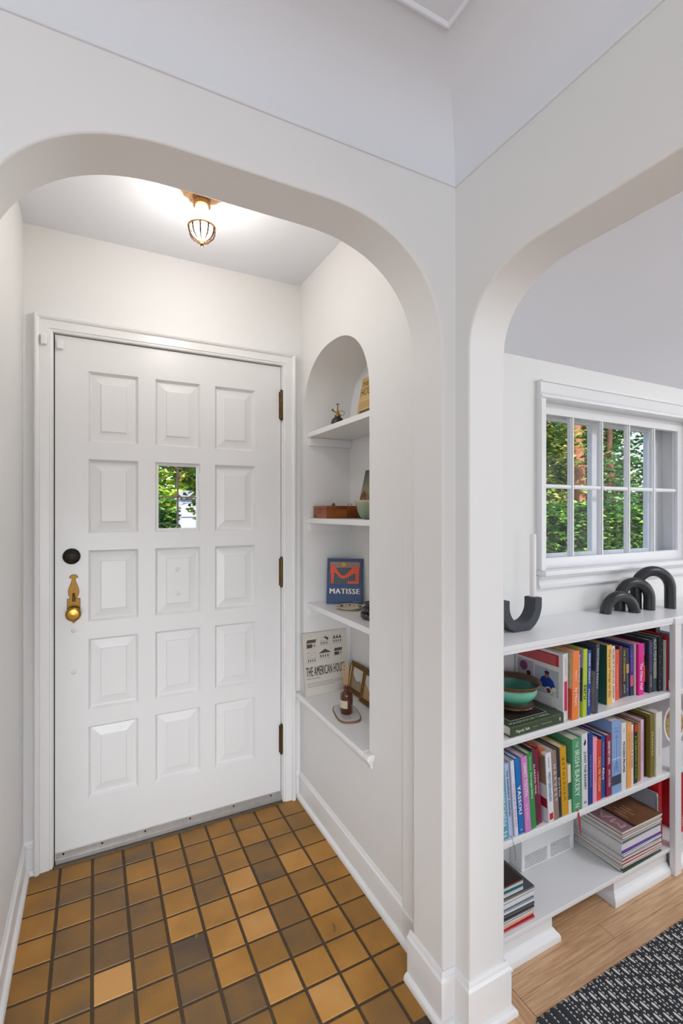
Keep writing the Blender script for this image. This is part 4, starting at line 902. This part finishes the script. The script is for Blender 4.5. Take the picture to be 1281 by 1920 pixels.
# tray + diffuser
tr = thing('tray', 'oval speckled ceramic tray with blue stripes and brown edge on the niche sill', 'tray', (.950, 1.802, .5055), (0, 0, R(-14)))
def rrect(a, b, n=3.2, k=48): return [(math.copysign(abs(math.cos(t_))**(2/n), math.cos(t_))*a, math.copysign(abs(math.sin(t_))**(2/n), math.sin(t_))*b) for t_ in [2*math.pi*i/k for i in range(k)]]
MB().plate(rrect(.052, .092), [], XY, 0, .008).build('base', mat((128, 92, 68), .6, noise=.1), tr, bevel=.002)
MB().plate(rrect(.048, .088), [], XY, .0075, .0092).build('glaze', mat((206, 200, 196), .35, noise=.1, nscale=300), tr, bevel=.0006)
st = MB()
for q in range(7): st.box(-.026+q*.0052, -.0248+q*.0052, -.076+abs(q-3)*.003, .06-abs(q-3)*.004, .0092, .0096)
st.build('stripe', mat((90, 104, 134), .4), tr)
mgb = bpy.data.materials.new('amber_glass'); mgb.use_nodes = True; bb = mgb.node_tree.nodes['Principled BSDF']
bb.inputs['Base Color'].default_value = (*lin((92, 40, 12)), 1); bb.inputs['Roughness'].default_value = .08; bb.inputs['Transmission Weight'].default_value = .35; bb.inputs['Coat Weight'].default_value = .5
rd = thing('reed_diffuser', 'amber glass reed diffuser bottle standing on the ceramic tray', 'diffuser', (.947, 1.797, .5152))
MB().lathe([(.0001, 0), (.024, 0), (.0265, .003), (.0265, .076), (.024, .085), (.015, .092), (.0115, .095), (.0115, .100), (.0135, .101), (.0135, .106), (.0115, .107), (.0115, .115), (.0085, .115), (.0085, .100)], seg=32).build('bottle', mgb, rd, smooth=40)
lbm = MB()
for q in range(8):
    a = R(140+q*14); a2 = R(140+(q+1)*14); lbm.add([(.0268*math.cos(a), .0268*math.sin(a), .026), (.0268*math.cos(a2), .0268*math.sin(a2), .026), (.0268*math.cos(a2), .0268*math.sin(a2), .058), (.0268*math.cos(a), .0268*math.sin(a), .058)], [(0, 1, 2, 3)])
lbm.build('bottle_label', mat((196, 184, 160), .6, noise=.2, nscale=120), rd)
for q, (dx, dy) in enumerate(((-.012, .010), (-.002, .02), (.006, -.004), (.018, -.006), (.012, .012), (-.006, -.008))):
    MB().tube([(dx*.2, dy*.2, .012), (dx*.45, dy*.45, .11), (dx*1.25, dy*1.25, .200+.004*(q % 3))], .0016, 6).build('reed', mat((206, 160, 104), .7), rd)
# art book
BLU = mat((40, 68, 112), .45)
mt = leaning('book', 'small navy art book with orange abstract cover leaning in the niche corner', 'book', (.966, 2.035, .9315), R(-36), R(9), .168, .212, .016, BLU)
MB().box(.012, .156, -.0005, 0, .092, .198).build('cover_art', mat((44, 54, 70), .5), mt)
gl = MB()
for q in range(15): gl.box(.013+q*.0098, .0138+q*.0098, -.0008, 0, .094, .165)
for q in range(8): gl.box(.013, .155, -.0008, 0, .095+q*.0094, .0958+q*.0094)
gl.build('cover_grid', mat((150, 156, 160), .5), mt)
MB().box(.013, .155, -.0007, 0, .168, .196).build('cover_upper_band', mat((150, 120, 110), .5, noise=.3, nscale=60), mt)
OR = mat((226, 82, 44), .5)
wv = MB(); up = []; dn = []
for i in range(33):
    x = .016+.136*i/32; c0 = .142+.020*math.cos((x-.03)*62)+.004*math.sin(x*90); wd = .012+.005*math.sin(x*50+1)
    up.append((x, c0+wd)); dn.append((x, c0-wd))
wv.plate(up+list(reversed(dn)), [], XZ, -.0012, 0); wv.plate([(.018, .15), (.034, .15), (.030, .094), (.020, .094)], [], XZ, -.0013, 0); wv.plate([(.134, .15), (.152, .15), (.150, .096), (.096, .096), (.10, .106), (.136, .108)], [], XZ, -.0013, 0)
wv.build('cover_shape', OR, mt)
MB().plate([(.078+.010*math.cos(a), .184+.010*math.sin(a)) for a in [k*.45 for k in range(14)]], [], XZ, -.0013, 0).build('cover_dot', mat((206, 160, 30), .5), mt)
tx(mt, 'MATISSE', .014, .048, .142, .024, mat((236, 230, 218), .5), .03)
tx(mt, 'PRESTEL', .124, .010, .030, .004, mat((160, 170, 186), .5))
# plate and black dishes
pn = NT('spotted_plate'); spots = pn.f('GREATER_THAN', pn.noise(pn.P, 60., 3., .7), .52)
rr_ = pn.f('SQRT', pn.f('ADD', pn.f('MULTIPLY', pn.x, pn.x), pn.f('MULTIPLY', pn.y, pn.y)))
inr = pn.f('MULTIPLY', pn.f('LESS_THAN', rr_, .054), pn.f('GREATER_THAN', pn.z, .006))
PLM = pn.done(pn.mix(pn.f('MULTIPLY', spots, inr), (220, 206, 172), (44, 38, 34)), .3)
o = MB().lathe([(.0001, 0), (.035, 0), (.040, .002), (.062, .011), (.064, .013), (.061, .0135), (.042, .006), (.0001, .0055)], (0, 0, 0), 40).build('plate', PLM, None, smooth=50, loc=(1.008, 1.880, .9315))
tag(o, 'small cream plate with black painted pattern on the lowest niche shelf', 'plate')
sn = NT('speckled_black'); SPK = sn.done(sn.mix(sn.f('GREATER_THAN', sn.noise(sn.P, 260., 2.), .64), (34, 32, 36), (190, 186, 180)), .3)
z = .9315
for r_, hh, lb in ((.056, .024, 'largest speckled black dish, bottom of the stack of three'), (.050, .020, 'middle speckled black dish in the stack of three'), (.040, .020, 'smallest speckled black dish, top of the stack of three')):
    o = MB().lathe([(.0001, 0), (r_*.8, 0), (r_*.95, hh*.25), (r_, hh*.55), (r_*.97, hh-.001), (r_*.90, hh), (r_*.86, hh-.002), (r_*.84, hh*.8), (.0001, hh*.8)], (0, 0, 0), 36).build('dish', SPK, None, smooth=50, loc=(1.005, 1.668, z))
    tag(o, lb, 'dish', 'speckled black dishes'); z += hh+.0003
# wooden box
wd = NT('patchwork_wood'); bx_ = wd.f('FLOOR', wd.f('DIVIDE', wd.x, .052)); bz = wd.f('FLOOR', wd.f('DIVIDE', wd.z, .0195))
idn = wd.white(wd.vec(bx_, bz, wd.f('FLOOR', wd.f('DIVIDE', wd.y, .05))))
cw_ = wd.ramp(idn, [(0, (104, 50, 22)), (.35, (150, 84, 36)), (.7, (172, 98, 44)), (1, (128, 64, 28))])
cw_ = wd.mix(wd.f('MULTIPLY', wd.noise(wd.vec(wd.f('MULTIPLY', wd.x, 6.), wd.y, wd.f('MULTIPLY', wd.z, 60.)), 3., 3.), .5), cw_, (96, 48, 22))
WOODB = wd.done(cw_, .4)
wb_ = thing('wooden_box', 'patchwork brown wooden box on the middle niche shelf', 'box', (.916, 1.93, 1.3315))
MB().box(0, .200, 0, .14, 0, .042).build('box_body', WOODB, wb_, bevel=.0015); MB().box(0, .200, 0, .14, .0425, .056).build('lid', WOODB, wb_, bevel=.0015)
tag(MB().lathe([(.0001, 0), (.010, 0), (.008, .006), (.003, .013), (.0001, .014)], (0, 0, 0), 4).build('trinket', mat((30, 28, 28), .4), None, loc=(.962, 1.95, 1.388)), 'tiny black pointed trinket on the wooden box lid', 'trinket')
cl_ = MB().tube([(0, 0, .001), (.008, 0, .006), (.018, 0, .009), (.024, 0, .006), (.020, 0, .001)], .0012, 6).build('wire_loop', OLDBRASS, None, loc=(1.030, 1.945, 1.3885)); tag(cl_, 'small brass wire loop lying on the wooden box lid', 'hook')
cn = NT('celadon'); CEL = cn.done(cn.ramp(cn.f('MULTIPLY', cn.z, 13.), [(0, (176, 168, 130)), (.12, (120, 134, 104)), (.8, (146, 158, 132)), (.93, (190, 176, 140)), (1, (196, 170, 128))]), .15)
o = MB().lathe([(.0001, 0), (.045, 0), (.060, .010), (.072, .035), (.078, .066), (.080, .073), (.078, .075), (.074, .072), (.066, .036), (.050, .014), (.0001, .010)], (0, 0, 0), 44).build('bowl', CEL, None, smooth=50, loc=(1.000, 1.652, 1.3315))
tag(o, 'pale celadon green glazed bowl on the middle niche shelf', 'bowl')
cdm = NT('landscape_print'); CDM = cdm.done(cdm.ramp(cdm.f('MULTIPLY', cdm.z, 4.4), [(0, (60, 46, 26)), (.3, (120, 84, 38)), (.48, (130, 104, 62)), (.56, (150, 134, 108)), (.75, (110, 116, 98)), (1, (70, 86, 74))]), .5)
lc = leaning('art_card', 'green and ochre landscape card with a hut leaning behind the celadon bowl', 'picture', (1.066, 1.930, 1.3315), R(-90), R(13), .15, .226, .006, CDM)
hu = MB().plate([(.006, .075), (.006, .105), (.030, .130), (.052, .108), (.052, .075)], [[(.012, .080), (.012, .098), (.046, .098), (.046, .080)]], XZ, -.0006, 0).build('printed_hut', mat((96, 62, 24), .5), lc)
# top shelf book and mister
yb_ = leaning('book', 'yellowed old house book leaning at the back of the topmost niche shelf', 'book', (1.070, 1.957, 1.7355), R(-90), R(11), .17, .250, .012, mat((224, 192, 130), .6, noise=.06, nscale=20))
br = mat((120, 84, 40), .6)
tx(yb_, 'THE OLD', .010, .205, .13, .024, br, .004); tx(yb_, 'HOUSE', .010, .160, .13, .036, br, .004)
for q in range(4): MB().box(.008, .16, -.0005, 0, .126-q*.009, .1285-q*.009).build('blurb_line', mat((170, 130, 70), .6), yb_)
MB().box(.022, .16, -.0005, 0, .020, .088).build('cover_photo', mat((104, 90, 80), .6, noise=.4, nscale=40), yb_)
BR2 = mat((150, 118, 70), .35, .9)
ms = thing('plant_mister', 'small brass and dark glass plant mister on the topmost niche shelf', 'plant mister', (.975, 1.935, 1.7355))
MB().lathe([(.0001, 0), (.026, 0), (.030, .004), (.030, .028), (.026, .040), (.016, .050), (.011, .053), (.0001, .053)], seg=28).build('bottle', mat((44, 36, 20), .12), ms, smooth=50)
MB().lathe([(.0001, .052), (.014, .052), (.014, .060), (.007, .062), (.006, .078), (.003, .080), (.0022, .106), (.0075, .1075), (.0075, .110), (.0001, .111)], seg=20).build('pump', BR2, ms, smooth=40)
MB().tube([(-.003, .001, .066), (-.010, .004, .074), (-.016, .007, .078), (-.024, .010, .086)], [.002, .002, .004, .005], 10).build('nozzle', BR2, ms, smooth=50)
MB().tube([(.018+.010*math.cos(a), -.008-.004*math.cos(a), .069+.010*math.sin(a)) for a in [k*2*math.pi/20 for k in range(20)]], .0012, 6, closed=True).build('ring_handle', BR2, ms, smooth=50)

# ================================================================== RUG AND FLOOR DEBRIS
rx0, rx1, ry0, ry1, pt = 1.047, 3.2, -1.6, .912, .0256
rv, rf = [], []; nx = int((rx1-rx0)/pt)*8; ysl = [ry1-.0, ry1-.002, ry1-.006, ry1-.012, ry1-.03, 0.2, -.6, ry0+.01, ry0]
for j, y in enumerate(ysl):
    for i in range(nx+1):
        x = rx0+i*pt/8; u = (i % 8)/8; pz = abs(math.sin(math.pi*u)); e = min(1, (ry1-y)/.012, (y-ry0)/.012) if j else 0
        yy = y-(.007*(1-pz)**1.5 if j < 3 else 0)
        rv.append((x, yy, .0005+.0085*(.45+.55*pz**.6)*math.sqrt(max(0, e*(2-e))) if e > 0 else .0005))
for j in range(len(ysl)-1):
    for i in range(nx): a = j*(nx+1)+i; rf.append((a, a+1, a+nx+2, a+nx+1))
rn = NT('woven_rug')
u = rn.f('DIVIDE', rn.f('SUBTRACT', rn.x, rx0), pt); iu = rn.f('FLOOR', u); fu = rn.f('SUBTRACT', rn.f('FRACT', u), .5)
uh = rn.f('ADD', u, .5); ih = rn.f('FLOOR', uh); fh = rn.f('SUBTRACT', rn.f('FRACT', uh), .5)
# small stitches in the grooves
def stitch(f_, idx, pitch, phase, hw, hl, wob=0.):
    v = rn.f('SUBTRACT', rn.f('FRACT', rn.f('ADD', rn.f('DIVIDE', rn.y, pitch), rn.f('MULTIPLY', idx, phase))), .5)
    a = rn.f('DIVIDE', f_, hw); b = rn.f('DIVIDE', v, hl)
    return rn.f('LESS_THAN', rn.f('ADD', rn.f('MULTIPLY', a, a), rn.f('MULTIPLY', b, b)), 1.)
s1_ = stitch(fh, ih, .0105, .5, .09, .34)
s2_ = stitch(rn.f('SUBTRACT', fu, .02), iu, .036, .31, .155, .36)
s3_ = stitch(rn.f('ADD', fu, .02), iu, .0115, .5, .09, .30)
zone = rn.f('GREATER_THAN', rn.f('FRACT', rn.f('ADD', rn.f('DIVIDE', rn.y, .138), rn.f('MULTIPLY', iu, .19))), .22)
inner = rn.f('GREATER_THAN', u, 4.0)
big = rn.f('MULTIPLY', rn.f('MULTIPLY', s2_, inner), 1.)
sm_ = rn.f('MULTIPLY', rn.f('MULTIPLY', s3_, inner), rn.f('SUBTRACT', 1., zone))
allw = rn.f('MAXIMUM', rn.f('MAXIMUM', s1_, rn.f('MULTIPLY', big, zone)), sm_)
edge = rn.f('MULTIPLY', rn.f('GREATER_THAN', rn.y, ry1-.006), rn.f('LESS_THAN', rn.f('ABSOLUTE', fh), .22))
allw = rn.f('MAXIMUM', allw, edge)
fz = rn.noise(rn.P, 700., 2.)
dark = rn.mix(fz, (34, 36, 40), (66, 68, 74)); lite = rn.mix(fz, (206, 203, 196), (242, 240, 234))
rn.bump(rn.f('ADD', fz, rn.f('MULTIPLY', allw, .8)), .5, .003)
RUG = rn.done(rn.mix(allw, dark, lite), .95)
mb = MB(); mb.add(rv, rf); ro = mb.build('rug', RUG, None, smooth=60)
tag(ro, 'charcoal woven rug with white stitch pattern on the oak floor', 'rug')
lf_ = MB().add([(-.010, 0, .001), (-.004, .004, .003), (.004, .0045, .004), (.012, .001, .002), (.004, -.004, .003), (-.005, -.0035, .002)], [(0, 1, 5), (1, 2, 4, 5), (2, 3, 4)])
o = lf_.build('leaf', mat((96, 112, 40), .6), None, loc=(.293, 1.585, .0004)); o.rotation_euler = (0, 0, R(70)); tag(o, 'small fallen green leaf on the quarry tile floor', 'leaf')
o = MB().tube([(0, 0, .0012), (.006, .012, .002), (.008, .03, .0012)], .0009, 5).build('twig', mat((70, 46, 24), .8), None, loc=(.695, 1.40, 0)); tag(o, 'tiny dark twig on the tile near the right baseboard', 'twig')

# ================================================================== OUTSIDE
def leaf_mat(c1, c2, c3):
    m = NT('leaf'); at = m.nt.nodes.new('ShaderNodeAttribute'); at.attribute_name = 'hue'
    c = m.ramp(at.outputs['Fac'], [(0, c1), (.5, c2), (1, c3)]); m.done(c, .55)
    m.b.inputs['Transmission Weight'].default_value = 0
    tr_ = m.nt.nodes.new('ShaderNodeBsdfTranslucent'); m.nt.links.new(c, tr_.inputs[0]); mx = m.nt.nodes.new('ShaderNodeMixShader'); mx.inputs[0].default_value = .22
    out = [n for n in m.nt.nodes if n.type == 'OUTPUT_MATERIAL'][0]
    m.nt.links.new(m.b.outputs[0], mx.inputs[1]); m.nt.links.new(tr_.outputs[0], mx.inputs[2]); m.nt.links.new(mx.outputs[0], out.inputs[0])
    return m.m
def foliage(name, m, n, size, sampler, parent=None, seed=1, loc=None):
    r = random.Random(seed); vs, fs, hue = [], [], []
    for i in range(n):
        p = Vector(sampler(r)); s = size*r.uniform(.6, 1.3)
        q = Matrix.Rotation(r.uniform(0, 6.28), 3, 'Z') @ Matrix.Rotation(r.uniform(-1.1, 1.1), 3, 'X') @ Matrix.Rotation(r.uniform(-.6, .6), 3, 'Y')
        o = len(vs); h = r.random()
        for a, b, c in ((-.5, 0, 0), (0, -.24, .06), (.5, 0, -.05), (0, .24, .06)): vs.append(p+q @ Vector((a*s, b*s, c*s))); hue.append(h)
        fs.append((o, o+1, o+2, o+3))
    me = bpy.data.meshes.new(name); me.from_pydata(vs, [], fs); me.materials.append(m)
    a = me.attributes.new('hue', 'FLOAT', 'POINT'); a.data.foreach_set('value', hue)
    o = bpy.data.objects.new(name, me); col.objects.link(o)
    if parent: o.parent = parent
    if loc: o.location = loc
    return o
LHEDGE = leaf_mat((12, 40, 12), (46, 104, 30), (150, 186, 70)); LTREE = leaf_mat((40, 60, 20), (112, 132, 50), (206, 202, 112)); LVINE = leaf_mat((44, 100, 24), (112, 158, 34), (206, 206, 70)); LCON = leaf_mat((40, 84, 44), (70, 118, 62), (104, 140, 84))
struct(MB().box(-6, 22, YD+.0, 30, -.5, -.4).build('ground', mat((128, 116, 84), .95, noise=.35, nscale=1.2), None))
BARK = mat((96, 70, 54), .9, noise=.4, nscale=14, bump=.8, bscale=40)
def hedge(x0, x1, y0, y1, z1, n, label, seed):
    t = thing('hedge', label, 'hedge', ((x0+x1)/2, (y0+y1)/2, -.4), group='leafy hedges outside')
    hx, hy = (x1-x0)/2, (y1-y0)/2
    def smp(r):
        x = r.uniform(-hx, hx); zt = z1+.4+.07*math.sin(x*5)+.05*math.sin(x*11+1)
        if r.random() < .7: return (x, -hy+abs(r.gauss(0, .09)), r.uniform(.05, zt))
        return (x, r.uniform(-hy, hy), zt-abs(r.gauss(0, .07)))
    foliage('leaves', LHEDGE, n, .075, smp, t, seed)
    c_ = MB().box(-hx+.05, hx-.05, -hy+.14, hy-.05, 0, z1+.28); c_.build('shade_core', mat((38, 44, 22), .95, noise=.6, nscale=20), t)  # solid dark core paints the shade inside the hedge
    return t
hedge(3.2, 7.5, 3.9, 4.6, 1.42, 15000, 'clipped leafy green hedge outside the living room window', 3)
hedge(-.1, .76, 5.0, 5.5, 1.36, 4500, 'low dark green hedge outside the front door', 4)
def tree(x, y, h, cr, n, m, label, seed, tr=.14, zc=None, barkm=BARK, leafs=.16):
    t = thing('tree', label, 'tree', (x, y, -.4), group='trees in the garden')
    r = random.Random(seed)
    pts = [(0, 0, 0), (.05, .02, h*.25), (-.05, .05, h*.55), (.04, 0, h*.95)]
    tk = MB().tube(pts, [tr*1.3, tr, tr*.75, tr*.2], 12)
    for q in range(7):
        a = r.uniform(0, 6.28); z0 = h*r.uniform(.2, .75); L = cr*.8
        tk.tube([(0, 0, z0), (L*.5*math.cos(a), L*.5*math.sin(a), z0+.25*L), (L*math.cos(a), L*math.sin(a), z0+.4*L)], [tr*.35, tr*.22, tr*.06], 7)
    tk.build('trunk', barkm, t, smooth=50)
    blobs = [(r.gauss(0, cr*.45), r.gauss(0, cr*.4), h*r.uniform(.12, 1.0), cr*r.uniform(.25, .5)) for _ in range(26)]
    def smp(r):
        bx, by, bz, br = blobs[r.randrange(len(blobs))]
        v = Vector((r.gauss(0, 1), r.gauss(0, 1), r.gauss(0, .8))).normalized()*br*r.uniform(.65, 1.05)
        return (bx+v.x, by+v.y, max(.2, bz+v.z))
    foliage('crown', m, n, leafs, smp, t, seed+50); return t
tree(8.0, 8.0, 6.0, 2.2, 9000, LTREE, 'sunlit yellow-green tree left of the reddish trunk beyond the hedge', 11)
tree(8.95, 6.6, 6.5, 1.5, 3200, LTREE, 'tree with a thick reddish trunk seen through the window', 12, tr=.13, barkm=mat((150, 100, 74), .9, noise=.35, nscale=8, bump=.8, bscale=30))
tree(10.6, 7.0, 6.0, 2.2, 9000, LCON, 'darker green tree right of the reddish trunk beyond the hedge', 13, tr=.09)
tree(12.5, 9.5, 7.0, 2.8, 9000, LTREE, 'rightmost broad tree seen through the living room window', 14)
tree(12.0, 13.0, 8.5, 4.5, 12000, LTREE, 'tallest background tree behind the rest beyond the hedge', 15, leafs=.26)
tree(15.5, 11.5, 8, 3.5, 9000, LCON, 'darkest background tree at the right beyond the hedge', 19, leafs=.24)
tree(6.2, 11.0, 7.5, 3.0, 7000, LTREE, 'background tree left behind the sunlit one', 17, leafs=.22)
tree(1.35, 8.6, 5.6, 1.6, 15000, LVINE, 'yellow-green tree seen through the small door window', 16, leafs=.14)
# hanging vine just outside the door and the neighbour's white garage
vn = thing('hanging_vine', 'yellow-green vine hanging outside the small door window', 'vine', (.40, 3.1, 2.3))
MB().tube([(-.62, -.79, .1), (-.6, 0, .05), (-.2, .05, 0), (.2, 0, .02), (.7, .05, .04)], .012, 6).build('stem', BARK, vn, smooth=50)
strs = [(random.Random(q).uniform(-.5, .5), random.Random(q+9).uniform(-.15, .15), random.Random(q+5).uniform(.45, .8)) for q in range(24)]+[(.17, .02, .95), (.20, 0, 1.0), (.14, .04, .9)]
def smp(r):
    x, y, L = strs[r.randrange(len(strs))]; k = r.random(); return (x+r.gauss(0, .03), y+r.gauss(0, .03), -L*k)
foliage('leaves', LVINE, 4600, .055, smp, vn, 21)
ga = thing('garage', "white painted garage seen low through the small door window", 'building', (1.96, 6.1, -.4))
MB().box(-1.02, 1.4, 0, .35, 0, 1.92).build('wall', mat((176, 182, 200), .7), ga)
MB().plate([(-1.04, 1.92), (1.5, 1.92), (1.4, 2.02), (-.98, 2.02)], [], XZ, -.04, .4).build('roof', mat((150, 150, 160), .8), ga)
sd = MB()
for q in range(11): sd.box(-1.022, 1.4, -.012, 0, .10+q*.16, .11+q*.16)
sd.build('siding_edge', mat((170, 174, 190), .8), ga)
